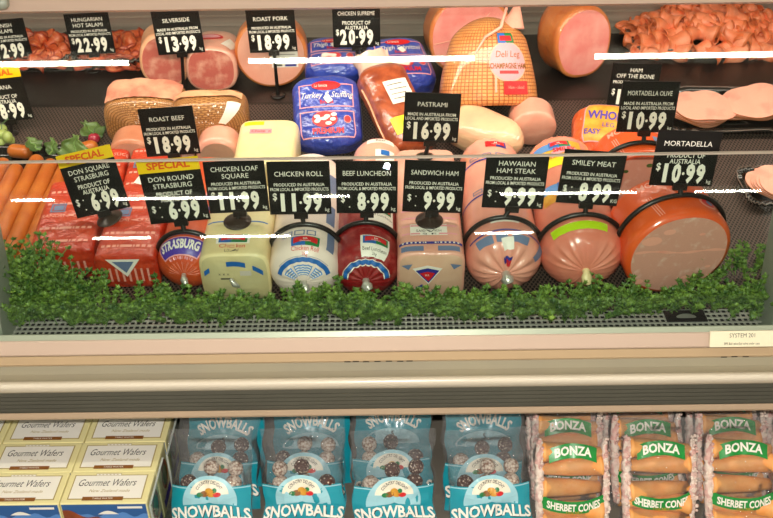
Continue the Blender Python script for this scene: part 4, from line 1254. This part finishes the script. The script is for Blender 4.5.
def heap(name, label, cat, group, mats, t_root, M4, n, w_, d_, hmax, base, seed, sc=1.0):
    rnd = random.Random(seed); protos = []
    for k in range(4):
        mb = ruffle(seed*7+k, soft=sc > 1) if k < (3 if sc < 1 else 2) else roll_slice(seed*7+k)
        o = mb.build(name, mats)
        sd = o.modifiers.new('t', 'SOLIDIFY'); sd.thickness = .0015; sd.offset = 0
        tag(o, label, cat, group); protos.append(o)
    spots = []
    tries = 0
    while len(spots) < n and tries < 4000:
        tries += 1
        x, y = (rnd.random()-.5), (rnd.random()-.5)
        z = hmax*max(0, 1-(2*abs(x))**3)*max(0, 1-(2*abs(y))**2.5)
        if all((x-p[0])**2*w_*w_+(y-p[1])**2*d_*d_ > (.0135 if sc < 1 else .0165)**2 for p in spots): spots.append((x, y, z))
    for i, (x, y, z) in enumerate(spots):
        o = protos[i] if i < 4 else protos[rnd.randrange(4)].copy()
        if i >= 4: C.objects.link(o)
        lm_ = Matrix.Translation((x*w_, y*d_, base+z*(.75+.25*rnd.random()))) @ Matrix.Rotation(rnd.uniform(-.5, .5), 4, 'Z') @ Matrix.Rotation(rnd.uniform(-.1, .9), 4, 'X') @ Matrix.Rotation(rnd.random()*6.28 if sc < 1 else rnd.uniform(-.8, .8), 4, 'Z') @ Matrix.Scale(sc*(.85+.3*rnd.random()), 4)
        o.matrix_world = M4 @ lm_
tray_l = 'black dish of salami curls beneath the hungarian hot salami ticket'
t1, mt1 = tray(tray_l, 'salami_tray', .175, .16, .028, 108, 61, 0, 4)
t2, mt2 = tray('black dish of salami curls cut off by the picture edge', 'salami_tray', .19, .16, .028, 22, 63, 0, 4)
heap('salami_curl', 'orange-red salami curl heaped in the dish under the hungarian ticket', 'salami slice', 'salami curls under the hungarian ticket', ['salami', 'salami_rim'], t1, mt1, 64, .150, .13, .034, .008, 3, .78)
heap('salami_curl', 'orange-red salami curl heaped in the dish at the picture edge', 'salami slice', 'salami curls at the picture edge', ['salami', 'salami_rim'], t2, mt2, 66, .165, .13, .034, .008, 4, .78)
t3, mt3 = tray('long black dish under the heap of shaved ham', 'ham_tray', .37, .20, .024, 720, 50, 0, 4)
heap('shaved_ham_curl', 'peach-pink shaved ham curl heaped in the long black dish', 'ham slice', 'shaved ham curls in the long dish', ['shaved', 'shaved_rim'], t3, mt3, 165, .36, .19, .062, .010, 5, 1.01)

def flat_slice(seed, rx, ry, th=.0022, bow=.006):
    rnd = random.Random(seed)
    def f(x, y):
        a = math.atan2(y, x); k = 1+.05*math.sin(2*a+seed)+.03*math.sin(3*a+seed*2)
        return Vector((x*k*rx, y*k*ry, bow*(1-x*x)+.002*math.sin(5*x+seed)))
    mb = MB(); mb.disc(f, 0, 0, 1, 1, 0, 40, rings=5)
    vs, fs = [], []
    for i in range(40):
        a = 2*math.pi*i/40; p = f(math.cos(a), math.sin(a)); vs += [p, p-Vector((0, 0, th))]
    for i in range(40):
        j = (i+1) % 40; fs.append((2*i, 2*i+1, 2*j+1, 2*j))
    mb.mesh(vs, fs, 1, True)
    mb.disc(lambda x, y: f(x, y)-Vector((0, 0, th)), 0, 0, 1, 1, 0, 40, rings=5)
    for p in range(len(mb.sm)): mb.sm[p] = True
    return mb
def slices(M4, items, label, group):
    for i, (x, y, z, rx, ry, yaw, tilt, tx) in enumerate(items):
        o = flat_slice(i+3, rx, ry).build('meat_slice', ['slice', 'slice_rim'])
        tag(o, label, 'meat slice', group)
        o.matrix_world = M4 @ Matrix.Translation((x, y, z)) @ Matrix.Rotation(R(yaw), 4, 'Z') @ Matrix.Rotation(R(tilt), 4, 'Y') @ Matrix.Rotation(R(tx), 4, 'X')
t4, mt4 = tray('black scalloped dish of mortadella slices beside the mortadella olive ticket', 'slice_tray', .27, .15, .022, 735, 131, 0, 12)
it = []
for k in range(5): it.append((-.058+.003*k, .004-.004*k, .012+.0055*k, .060, .048, -14, 4-1.2*k, 4))
for k in range(5): it.append((.045+.004*k, .008-.003*k, .017+.0055*k, .064, .048, -10+4*k, -6, 4))
slices(mt4, it, 'pale peach meat slice fanned in the scalloped dish by the mortadella olive ticket', 'slices in the upper scalloped dish')
t5, mt5 = tray('black scalloped dish of peach slices, cut by the picture edge', 'slice_tray', .18, .11, .02, 800, 204, 0, 10)
it = [(-.02+.004*k, .004-.003*k, .012+.0055*k, .058, .046, -20+6*k, 6-2*k, 3) for k in range(5)]
slices(mt5, it, 'peach meat slice in the scalloped dish cut by the picture edge', 'slices in the lower scalloped dish')

# ------------------------------------------------------------------ sausages in a black dish
sw, sd_ = .36, .40
t6, mt6 = tray('black dish under the row of long orange sausages', 'sausage_tray', sw, sd_, .016, 0, 0, -1, 8, .0)
head = Vector((sw/2-.034, sd_/2-.072, .017))
mt6 = settle(t6, 67, 165, frame(-1, 8.6), head)
offs = [.0, .012, .026, -.004, .016, .022, .008, .016, .004, .01]
for i in range(10):
    L = .31+offs[i]*.6
    lf = Loaf(.0150, .0148, L, 2, ('round', .014, 1), ('round', .014, 1), lump=.03, seed=40+i, rad=lambda t: 1-.05*math.cos(6*t))
    t = thing('sausage', 'long orange sausage in the row under the kabana ticket', 'sausage', None, 'long sausages in the black dish')
    lf.mesh('sausage_skin', 'sausage', t, n=20)
    t.matrix_world = mt6 @ Matrix.Translation((head.x-i*.0312, head.y-L+offs[i], .0022))
for i, (k, yw) in enumerate(((0, -60), (2.6, 80))):
    lf = Loaf(.0138, .0138, .05, 2, ('round', .014, 1), ('round', .014, 1), lump=.05, seed=70+i)
    t = thing('sausage', 'short sausage end poking out behind the row of long sausages', 'sausage', None, 'short sausage ends behind the row'); lf.mesh('sausage_skin', 'sausage', t, n=20)
    t.matrix_world = mt6 @ Matrix.Translation((head.x-k*.0312, head.y+.043, .0022)) @ Matrix.Rotation(R(yw), 4, 'Z')
# garnish
def leafy(label, px, v, s, seed, name='lettuce_leaf', lift=.0006):
    t = thing(name, label, 'garnish')
    rnd = random.Random(seed)
    def f(a, b):
        x = (a-.5)*2; wd = .030*s*math.sin(min(1, b*1.15)*math.pi*.85+.25)
        return Vector((x*wd+.003*math.sin(b*14+seed), b*.055*s, .010*s*b+.006*s*abs(x)+.004*s*math.sin(b*17+x*6+seed)*abs(x)+.006))
    mb = MB(); mb.grid(f, 12, 14); o = mb.build('leaf_blade', 'lettuce', t)
    sd = o.modifiers.new('t', 'SOLIDIFY'); sd.thickness = .0012
    mb = MB(); mb.tube([f(.5, k/8)+Vector((0, 0, .0012)) for k in range(9)], [.0022-.0002*k for k in range(9)], 0, 6); mb.build('midrib', 'parsley_stem', t)
    return t
t = leafy('lettuce leaf behind the tilted square strasburg ticket', 75, 147, 1.05, 1); settle(t, 76, 145, frame(-10, 50), (0, .04, .01), surf=lambda y: deck(y)+.022)
t = leafy('small dark lettuce leaf between two sausage ends', 30, 147, .6, 2); settle(t, 32, 143, frame(60, 30), (0, .02, .01), surf=lambda y: deck(y)+.022)
t = leafy('pale lettuce leaf beside the tall middle sausage', 55, 150, .6, 4); settle(t, 53, 145, frame(-30, 50), (0, .02, .01), surf=lambda y: deck(y)+.022)
t = leafy('narrow leaf stalk next to the radish', 92, 130, .9, 3, 'leaf_stalk'); settle(t, 90, 130, frame(55, 20), (0, .03, .01))
t = thing('radish', 'dark red radish beside the lettuce leaf', 'garnish')
mb = MB(); mb.lathe([(0, 0), (.006, .001), (.0115, .007), (.0125, .012), (.010, .018), (.004, .022), (0, .0225)], 0, 20); mb.build('root', 'radish', t)
mb = MB(); mb.tube([(0, 0, .021), (.003, .004, .03), (.008, .012, .034)], [.002, .0016, .001], 0, 6); mb.build('stalk', 'lettuce', t)
settle(t, 94, 138, frame(), (0, 0, .012))
t = thing('grape_bunch', 'bunch of pale green grapes at the head of the sausages', 'garnish')
for i, (x, y, z) in enumerate(((0, 0, .011), (.012, .012, .012), (-.010, .016, .012), (.004, .006, .028), (-.014, .0, .024), (-.004, .026, .027), (.016, -.004, .026))):
    mb = MB(); mb.lathe([(0, -.0125), (.005, -.0112), (.009, -.007), (.0103, 0), (.009, .007), (.005, .0112), (0, .0125)], 0, 16, Matrix.Translation((x, y, z+.002)) @ Matrix.Rotation(.5*i, 4, 'X')); mb.build('grape', 'grape', t)
mb = MB(); mb.tube([(0, .01, .03), (0, .02, .045), (.01, .035, .05)], .0015, 0, 6); mb.build('stalk', 'lettuce', t)
settle(t, 1, 140, frame(), (0, 0, .02))

# ------------------------------------------------------------------ tickets on the upper rows, on their own stems
def stand_ticket(label, titles, origin, price, px, v, bx, bv, **k):
    return ticket(label, titles, origin, price, px, v, on_deck(bx, bv), **k)
stand_ticket('price ticket reading hot salami at the picture edge', ['DANISH', 'SALAMI'], PRODUCED, '12.99', 12, 60, 12, 71, roll=-4)
stand_ticket('price ticket reading hungarian hot salami', ['HUNGARIAN', 'HOT SALAMI'], PRODUCED, '22.99', 94, 54, 94, 71, roll=-2.5)
stand_ticket('price ticket reading silverside', ['SILVERSIDE'], MADE, '13.99', 182, 53.5, 184, 95, roll=-3.5)
stand_ticket('price ticket reading roast pork', ['ROAST PORK'], PRODUCED, '18.99', 274, 52, 278, 96, roll=-1.5, dy=-.016, lean=0)
stand_ticket('price ticket reading chicken supreme', ['CHICKEN SUPREME'], PRODUCT, '20.99', 357, 47, 358, 92, roll=0)
stand_ticket('price ticket with yellow banner reading kabana', ['KABANA'], PRODUCT, '8.99', 11, 121, 11, 134, special=True, roll=-6)
top_ticket('price ticket reading roast beef', ['ROAST BEEF'], PRODUCED, '18.99', 174, 155, lC, mC, 168, 'foot', th=30, roll=-3.5)
top_ticket('price ticket reading pastrami', ['PASTRAMI'], MADE, '16.99', 430, 142, lH, mH, 157, 'foot', roll=3)
stand_ticket('price ticket reading ham off the bone', ['HAM', 'OFF THE BONE'], [('PRODUCT OF AUSTRALIA', .006)], '16.99', 630, 107, 632, 120, roll=3)

# ------------------------------------------------------------------ parsley along the front
def parsley():
    rnd = random.Random(99); mb = MB(); ms = MB()
    def leaflet(p, d, up, L):
        d = d.normalized(); side = d.cross(up)
        if side.length < 1e-4: side = Vector((1, 0, 0))
        side.normalize(); n = side.cross(d)
        w_ = L*.34
        a, b = p, p+d*L
        l1 = p+d*L*.55+side*w_*1.3+n*L*.10; r1 = p+d*L*.55-side*w_*1.3+n*L*.10
        l2 = p+d*L*.62+side*w_*.45+n*L*.05; r2 = p+d*L*.62-side*w_*.45+n*L*.05
        m_ = p+d*L*.5-n*L*.06
        i = len(mb.v)
        mb.v += [a, l1, l2, b, r2, r1, m_]
        for f in ((0, 1, 6), (1, 2, 6), (2, 3, 6), (3, 4, 6), (4, 5, 6), (5, 0, 6)):
            mb.f.append(tuple(i+k for k in f)); mb.m.append(0); mb.sm.append(False)
    def sprig(base, d, L):
        d = d.normalized(); pts = []; p = base.copy()
        bend = Vector((rnd.uniform(-.5, .5), rnd.uniform(-.7, .2), rnd.uniform(-.5, .1)))
        K = 5
        for k in range(K+1):
            pts.append(p.copy()); p = p+(d+bend*(k/K)*.8).normalized()*L/K
        ms.tube(pts, .0008, 0, 4)
        for k in range(1, K+1):
            dd = (pts[k]-pts[k-1]).normalized()
            for s_ in range(5) if k < K else range(6):
                an = rnd.random()*6.28
                o = Vector((math.cos(an), math.sin(an)*.8, rnd.uniform(-.2, .7)))
                leaflet(pts[k], dd*.5+o*.9, Vector((0, -.3, 1)), rnd.uniform(.0055, .0105))
    def clump(px, v, n, hgt, spread=.022):
        c = on_deck(px, v)
        for _ in range(n):
            b = c+Vector((rnd.gauss(0, spread), rnd.uniform(-.010, .014), 0)); b.z = deck(b.y)+.003+rnd.random()*hgt*.35
            sprig(b, Vector((rnd.gauss(0, .5), rnd.gauss(-.1, .4), 1)), hgt*rnd.uniform(.55, 1.05))
    # low garland
    for k in range(58):
        px = -14+k*14+rnd.uniform(-5, 5)
        hg = .046 + .010*math.sin(px*.045)+rnd.uniform(-.006, .006)
        v = 321 + 3*math.sin(px*.07) - .0105*(px-386)
        if 640 < px < 735: v -= 6
        clump(px, v, 14, hg)
    # taller heap by the first post, small rise at the other end
    for (px, v, n, hg) in ((14, 308, 16, .085), (30, 306, 20, .095), (50, 304, 20, .092), (70, 306, 18, .074), (88, 308, 12, .056), (22, 294, 14, .085), (46, 288, 14, .085), (58, 296, 12, .075), (2, 290, 12, .08), (30, 320, 14, .055), (60, 321, 14, .055), (78, 318, 12, .045),
                       (690, 296, 8, .045), (715, 290, 9, .05), (738, 284, 10, .055), (756, 280, 10, .055), (768, 270, 10, .05), (785, 262, 10, .05), (775, 285, 8, .05)):
        clump(px, v, n, hg, .018)
    n = len(mb.v); k = len(ms.f)
    mb.mesh(ms.v, ms.f, 1, True)
    o = mb.build('parsley', ['parsley', 'parsley_stem'])
    o['kind'] = 'stuff'; tag(o, 'green parsley garland running along the front of the deli case', 'parsley')
parsley()

# ------------------------------------------------------------------ lower shelf
ZS = .452
shelf = thing('goods_shelf', 'low grey shelf board under the deli case holding wafers and sweets', 'shelf', Matrix.Translation((0, 0, 0)))
mb = MB(); mb.box((-1.3, -.34, ZS-.02), (1.3, .42, ZS)); mb.build('shelf_board', 'shelf_grey', shelf)
mb = MB(); mb.box((-1.3, .42, 0), (1.3, .44, .66)); mb.build('rear_panel', 'shelf_grey', shelf)
mb = MB(); mb.box((-1.3, -.30, 0), (1.3, -.28, ZS-.02)); mb.build('kick_plate', 'grey_vinyl', shelf)

# wafer boxes
BXW, BXD, BXH = .140, .069, .113
def wafer_box(label):
    t = thing('wafer_box', label, 'box of wafers', None, 'boxes of wafers')
    mb = MB(); mb.box((-BXW/2, 0, 0), (BXW/2, BXD, BXH), 0, None, .0015); mb.build('carton', 'box_yellow', t)
    top = lambda o: (lambda x, y: Vector((x, y, BXH+o)))
    fr = lambda o: (lambda x, z: Vector((x, -o, z)))
    sd = lambda o: (lambda y, z: Vector((BXW/2+o, y, z)))
    mb = MB(); f = top(.0004)
    mb.patch(f, -.0605, .0605, .008, .062, 1, 1, 1); mb.patch(top(.0007), -.0585, .0585, .010, .060, 0, 1, 1)
    mb.text(top(.001), 'Gourmet Wafers', -.004, .037, .0150, 2, .094/(glyphs('Gourmet Wafers')[2]*.0150), shear=.22)
    mb.text(top(.001), 'New Zealand made', .004, .0235, .0062, 1, .95, shear=.3)
    mb.patch(top(.001), -.036, .030, .0055, .0135, 3, 1, 1); mb.text(top(.0013), 'TABLE WATER', -.003, .0078, .0036, 0, 1)
    mb.ring(top(.001), -.026, .016, .0595, .0645, .0007, 1); mb.patch(top(.0009), -.026, .016, .0595, .0645, 0, 1, 1)
    for k in range(6): mb.patch(top(.0012), -.022+k*.006, -.019+k*.006, .0613, .0625, 1, 1, 1)
    mb.build('top_label', ['box_cream', 'tan_line', 'grey_ink', 'brown_ink'], t)
    mb = MB()
    mb.patch(fr(.0006), -BXW/2+.002, BXW/2-.002, .004, BXH-.002, 0, 1, 1)
    ridge = lambda x: BXH-.024+.004*math.sin(x*90)+.003*math.sin(x*210+1)
    mb.grid(lambda a, b: fr(.0009)(-BXW/2+.002+(BXW-.004)*a, .004+(ridge((a-.5)*BXW)-.004)*b), 24, 2, 1)
    r2 = lambda a: BXH-.014-.036*a+.004*math.sin(a*14)
    mb.grid(lambda a, b: fr(.0013)(-BXW/2+.002+(BXW*.72)*a, .004+(r2(a)-.004)*b), 20, 2, 2)
    mb.grid(lambda a, b: fr(.0012)(-.012+.034*a, BXH-.024+b*.008*math.sin(a*3.14)), 8, 2, 3)
    mb.patch(fr(.0014), .022, .062, BXH-.011, BXH-.006, 3, 1, 1)
    mb.build('front_picture', ['dusk_ink', 'sky_ink', 'hill_ink', 'box_cream'], t)
    mb = MB()
    mb.patch(sd(.0005), .006, BXD-.006, .006, BXH-.006, 0, 1, 1)
    mb.disc(sd(.0009), BXD*.55, BXH*.60, .020, .030, 1); mb.disc(sd(.0012), BXD*.55, BXH*.58, .014, .020, 2); mb.patch(sd(.0009), .010, BXD-.01, .012, .03, 3, 1, 1)
    mb.build('side_picture', ['box_side', 'hill_ink', 'lettuce', 'purple_ink'], t)
    return t
wb = wafer_box('wafer box')
corner = on_z(146.5, 503, ZS+BXH)
NM = [['in the front row, with its full top and side seen', 'in the front row, second from the clear divider', 'in the front row, third from the clear divider'],
      ['in the middle row, next to the clear divider', 'in the middle row, second from the clear divider', 'in the middle row, third from the clear divider'],
      ['in the back row, next to the clear divider', 'in the back row, second from the clear divider', 'in the back row, third from the clear divider']]
rnd = random.Random(5)
first = True
for r_ in range(3):
    for c_ in range(3):
        t = wb if first else copy_tree(wb); first = False
        t['label'] = 'yellow wafer box '+NM[r_][c_]
        t.matrix_world = Matrix.Translation((corner.x-BXW/2-c_*(BXW+.002)+.002*r_+rnd.uniform(-.0005, .0005), corner.y+r_*(BXD+.0012)+rnd.uniform(0, .0004), ZS+.0002)) @ Matrix.Rotation(R(-.15), 4, 'Z')
# clear divider plates
dx = corner.x+.012
for (y0, y1, x, lb) in ((corner.y-.02, corner.y+.085, dx, 'clear plastic divider plate at the front between wafers and blue bags'), (corner.y+.09, corner.y+.21, dx+.006, 'clear plastic divider plate at the back between wafers and blue bags')):
    t = thing('shelf_divider', lb, 'divider', Matrix.Translation((x, (y0+y1)/2, ZS)))
    d = (y1-y0)/2
    mb = MB(); mb.box((-.0012, -d, 0), (.0012, d, .128)); mb.box((-.014, -d, 0), (.014, d, .002)); mb.build('plate', 'divider', t)
    mb = MB(); mb.box((-.0016, -d, .128), (.0016, d, .1295)); mb.box((-.0016, -d-.001, .0), (.0016, -d, .1295)); mb.build('plate_edge', mat('divider_edge', '#aeb4ac', rough=.25), t)

# bags of sweets
def bag_surface(W, H, T, seed, side=-1):
    rnd = Vector((seed*3.1, seed*1.7, 0))
    def f(x, z):                       # x in -1..1, z in 0..1
        e = max(0, 1-abs(x)**3.2)*max(0, math.sin(min(1, (z*1.06+.02))*math.pi))**.55
        nn = noise.noise(Vector((x*2.6, z*6, side))+rnd)*.005+noise.noise(Vector((x*7, z*13, side))+rnd)*.002
        wav = .006*noise.noise(Vector((z*5, side*.3, seed)))
        return Vector((x*(W/2)*(1-.05*math.sin(z*math.pi))+wav*abs(x), side*(T/2*e+nn*(.25+.75*e)), z*H))
    return f
def film_bag(t, W, H, T, seed, film='film'):
    for side, nm in ((-1, 'front_film'), (1, 'back_film')):
        f = bag_surface(W, H, T, seed, side)
        mb = MB(); mb.grid(lambda a, b: f(a*2-1, b), 26, 34); mb.build(nm, film, t)
    return bag_surface(W, H, T, seed, -1)
def lay(f, W, H, off):                 # flat (x, z) metres to the front of the bag
    def g(x, z):
        p = f(max(-1, min(1, x*2/W)), max(0, min(1, z/H)))
        return p+Vector((0, -off, 0))
    return g
def arc_text(mb, g, txt, cx, cz, r_, a_span, cap, mi, bold=0., sx=1., flip=False):
    wd = glyphs(txt, bold)[2]*sx*cap
    def h(x, y):
        an = x/wd*R(a_span)
        if flip: return g(cx+(r_-y)*math.sin(an), cz-(r_-y)*math.cos(an))
        return g(cx+(r_+y)*math.sin(an), cz+(r_+y)*math.cos(an))
    mb.text(h, txt, 0, 0, cap, mi, sx, bold=bold)
def ball_mesh(seed):
    def f(a, b):
        an, po = 2*math.pi*a, math.pi*b
        d = Vector((math.sin(po)*math.cos(an), math.sin(po)*math.sin(an), math.cos(po)))
        return d*(.0185*(1+.05*noise.noise(d*3+Vector((seed, 0, 0)))+.035*noise.noise(d*9+Vector((seed, 0, 0)))))
    mb = MB(); mb.grid(f, 26, 16); return mb
BALLS = [ball_mesh(k) for k in range(3)]
def snow_bag(seed, brown, back=False):
    W, H, T = .143, .180, .036
    t = thing('snowball_bag', 'bag', 'bag of sweets', None, 'blue bags of coconut snowballs')
    f = film_bag(t, W, H, T, seed)
    mb = MB(); g, g2, g3, g4 = (lay(f, W, H, o) for o in (.0020, .0028, .0036, .0044))
    zt = .087                        # top edge of the teal print
    if back:                         # the reverse side: print to the top, the name above a pale arch
        mb.patch(g, -W/2*.985, W/2*.985, .004, .150, 0, 24, 24)
        mb.disc(g2, 0, .074, .052, .028, 1, 30, 0, math.pi); mb.text(g3, '5', 0, .088, .009, 3, bold=.02)
        arc_text(mb, g3, 'SNOWBALLS', 0, .046, .068, 78, .0175, 9, .035)
        mb.build('print', ['teal', 'pale_blue', 'arch_cream', 'black_ink', 'brown_ink', 'gold_ink', 'red_ink', 'green_ink', 'black_ink', 'white_ink'], t)
        return t
    mb.patch(g, -W/2*.985, W/2*.985, .004, zt, 0, 24, 20)
    mb.patch(g2, -W/2*.98, W/2*.98, zt-.0035, zt-.0015, 1, 24, 1)
    mb.disc(g2, 0, zt-.026, .048, .045, 1, 30, R(-18), R(198))
    mb.disc(g3, 0, zt-.012, .034, .025, 2, 24, 0, math.pi)
    arc_text(mb, g4, 'COUNTRY DELIGHT', 0, zt-.016, .0225, 118, .0056, 3, .01)
    rnd = random.Random(seed)
    for x, z, rx, rz, mi in ((-.008, -.006, .008, .005, 4), (.004, -.005, .009, .006, 5), (.014, -.007, .007, .004, 6), (-.016, -.007, .006, .004, 7), (.0, -.001, .007, .005, 5), (.010, .0, .004, .004, 7)):
        mb.disc(g4, x, zt-.005+z, rx, rz, mi, 14)
    mb.grid(lambda a, b: g3((a-.5)*W*.96, zt-.064+b*.026+.010*(1-(2*a-1)**2)), 20, 4, 0)
    def bowed(gg, dx=0, dz=0): return lambda x, y: gg(x+dx, y+.010*(1-(2*x/W)**2)+dz)
    mb.text(bowed(g3, .0012, -.0014), 'SNOWBALLS', 0, zt-.060, .0195, 8, .86, bold=.035)
    mb.text(bowed(g4), 'SNOWBALLS', 0, zt-.060, .0195, 9, .86, bold=.03)
    mb.build('print', ['teal', 'pale_blue', 'arch_cream', 'black_ink', 'brown_ink', 'gold_ink', 'red_ink', 'green_ink', 'black_ink', 'white_ink'], t)
    k = 0
    for z in (.024, .056, .086, .112):
        for x in (-.040, -.001, .038):
            if z > .1 and (k+seed) % 3 == 0: k += 1; continue
            o = BALLS[k % 3].build('snowball', 'snow_brown' if (k % 3 == 0) == brown else 'snow_white', t)
            o.location = (x+rnd.uniform(-.003, .003), rnd.uniform(-.001, .006), z+rnd.uniform(-.002, .003)); o.rotation_euler = (k, k*2, 0)
            s_ = (T/2-.003)/.0185*max(.6, math.sin(min(1, z/H*1.06+.02)*math.pi)**.55)*.95
            o.scale = (min(1, s_),)*3; k += 1
    return t
def cone_mesh(seed, L=.105):
    rnd = random.Random(seed)
    prof = [(.0045, 0), (.0088, .001), (.0140, L*.45), (.0168, L*.93), (.0182, L*.94), (.0182, L), (.0155, L)]
    return prof
def cone_bag(seed):
    W, H, T = .132, .190, .040
    t = thing('cone_bag', 'bag', 'bag of sweets', None, 'bags of orange sherbet cones')
    f = film_bag(t, W, H, T, seed)
    rnd = random.Random(seed)
    z = .020; k = 0
    while z < .150:
        sg = 1 if k % 2 else -1
        tilt = rnd.uniform(-5, 5)
        Mx = Matrix.Translation((-sg*.054, rnd.uniform(-.004, .003), z-sg*math.sin(R(tilt))*.05)) @ Matrix.Rotation(R(90*sg+tilt), 4, 'Y')
        mb = MB(); mb.lathe(cone_mesh(k), 0, 22, Mx); cn = mb.build('wafer_cone', 'wafer', t)
        mb = MB(); mb.lathe([(.0155, .104), (.014, .108), (.009, .112), (0, .1135)], 0, 16, Mx); mb.build('sherbet_fill', 'sherbet', cn)
        z += .0285; k += 1
    # loose sherbet sugar gathered at the sides
    for sx in (-1, 1):
        mb = MB()
        def col(a, b):
            z_ = .008+.158*b; r_ = .0085*(1+.5*noise.noise(Vector((b*22, sx, seed))))*math.sin(min(1, b*1.02+.02)*math.pi)**.35
            return Vector((sx*(W/2-.011)+r_*math.cos(6.2832*a), -.002+r_*1.2*math.sin(6.2832*a), z_))
        mb.grid(col, 14, 40, 0, True, True)
        for j in range(70):
            c = Vector((sx*(W/2-.008+rnd.uniform(-.007, .002)), -.010+rnd.uniform(-.008, .010), .01+rnd.random()*.15)); r_ = rnd.uniform(.0018, .0036)
            mb.lathe([(0, -r_), (r_*.7, -r_*.7), (r_, 0), (r_*.7, r_*.7), (0, r_)], 0, 8, Matrix.Translation(c))
        o = mb.build('sherbet_sugar', 'sherbet', t); o['kind'] = 'stuff'
    mb = MB(); g, g2 = (lay(f, W, H, o) for o in (.0020, .0030))
    zb_ = .047
    def band(gg, x, y, c=.0): return gg(x, zb_+y+3.2*x*x)
    mb.grid(lambda a, b: band(g, (a-.5)*.112, (b-.5)*.021), 20, 3, 0)
    mb.text(lambda x, y: band(g2, x, y), 'SHERBET CONES', 0, -.0060, .0120, 1, .094/(glyphs('SHERBET CONES', .035)[2]*.0120), bold=.035)
    mb.build('flavour_band', ['green_band', 'white_ink'], t); mb = MB()
    mb.grid(lambda a, b: g((a-.5)*.084, .142+(b-.5)*.024-1.3*((a-.5)*.084)**2*4), 16, 3, 0)
    mb.text(lambda x, y: g2(x, .142+y-5.2*x*x), 'BONZA', 0, -.006, .0140, 1, .92, bold=.035)
    mb.build('name_band', ['green_band', 'white_ink'], t); mb = MB()
    mb.text(lambda x, y: g2(x, y), '150g NET', 0, .036, .0055, 2, .9)
    mb.build('weight_print', ['green_band', 'white_ink', 'gold_ink'], t)
    return t
def bag_at(t, px, v, anchor, lean, yaw, roll, y_foot):
    """stand a bag on the shelf, leaning back; y_foot is the depth of its foot"""
    rot = frame(yaw) @ Matrix.Rotation(R(-lean), 4, 'X') @ Matrix.Rotation(R(roll), 4, 'Y')
    pts = [rot @ (Matrix.Translation(o.location) @ Matrix.Diagonal((*o.scale, 1)) @ p.co if o.parent == t else p.co) for o in tree(t) if o.type == 'MESH' for p in o.data.vertices]
    zmin = min(p.z for p in pts)
    mm = rot.copy()
    # x from the pixel column at the anchor
    a = rot @ Vector(anchor)
    P = Vector((0, y_foot, ZS-zmin+.0004)); W = on_y(px, 500, (P+a).y)
    for _ in range(30):
        e = px-proj(P+a)[0]; P.x += e/F_PX*1.4
    mm.translation = P
    t.matrix_world = mm
rows = [(-.105, 'front'), (-.048, 'middle'), (.010, 'back')]
SB = [(213, -3), (305, 0), (395, 1), (486, 2)]
names = ['beside the clear divider', 'second from the clear divider', 'third from the clear divider', 'next to the cone bags']
protoS = [snow_bag(3, True), snow_bag(4, False), snow_bag(6, False), snow_bag(9, False, True)]
used = set()
for j, (yf, rn) in enumerate(rows):
    for i, (px, yw) in enumerate(SB):
        k = (i+j*2) % 3 if j < 2 else 3
        t = copy_tree(protoS[k]) if k in used else protoS[k]; used.add(k)
        t['label'] = 'blue snowball sweet bag in the '+rn+' row, '+names[i]
        SB_px = px + (386-px)*.03*j + rnd.uniform(-3, 3)
        bag_at(t, SB_px, 490, (0, 0, .10), 30+rnd.uniform(-2, 2), yw+rnd.uniform(-2, 2), rnd.uniform(-1, 1), yf+rnd.uniform(-.004, .004)+(-.006 if i == 3 else 0))
protoC = [cone_bag(11), cone_bag(12)]
used = set()
CB = [(574, 0), (656, 0), (742, -2), (826, -2)]
names = ['next to the snowball bags', 'second from the snowball bags', 'third from the snowball bags', 'cut by the picture edge']
for j, (yf, rn) in enumerate(rows):
    for i, (px, yw) in enumerate(CB):
        if i == 3 and j == 0: continue
        k = (i+j) % 2
        t = copy_tree(protoC[k]) if k in used else protoC[k]; used.add(k)
        t['label'] = 'clear bag of orange sherbet cones in the '+rn+' row, '+names[i]
        bag_at(t, px+(386-px)*.03*j+rnd.uniform(-3, 3), 490, (0, 0, .10), 32+rnd.uniform(-2, 2), yw+rnd.uniform(-2, 2), rnd.uniform(-1.2, 1.2), yf+rnd.uniform(-.004, .004))
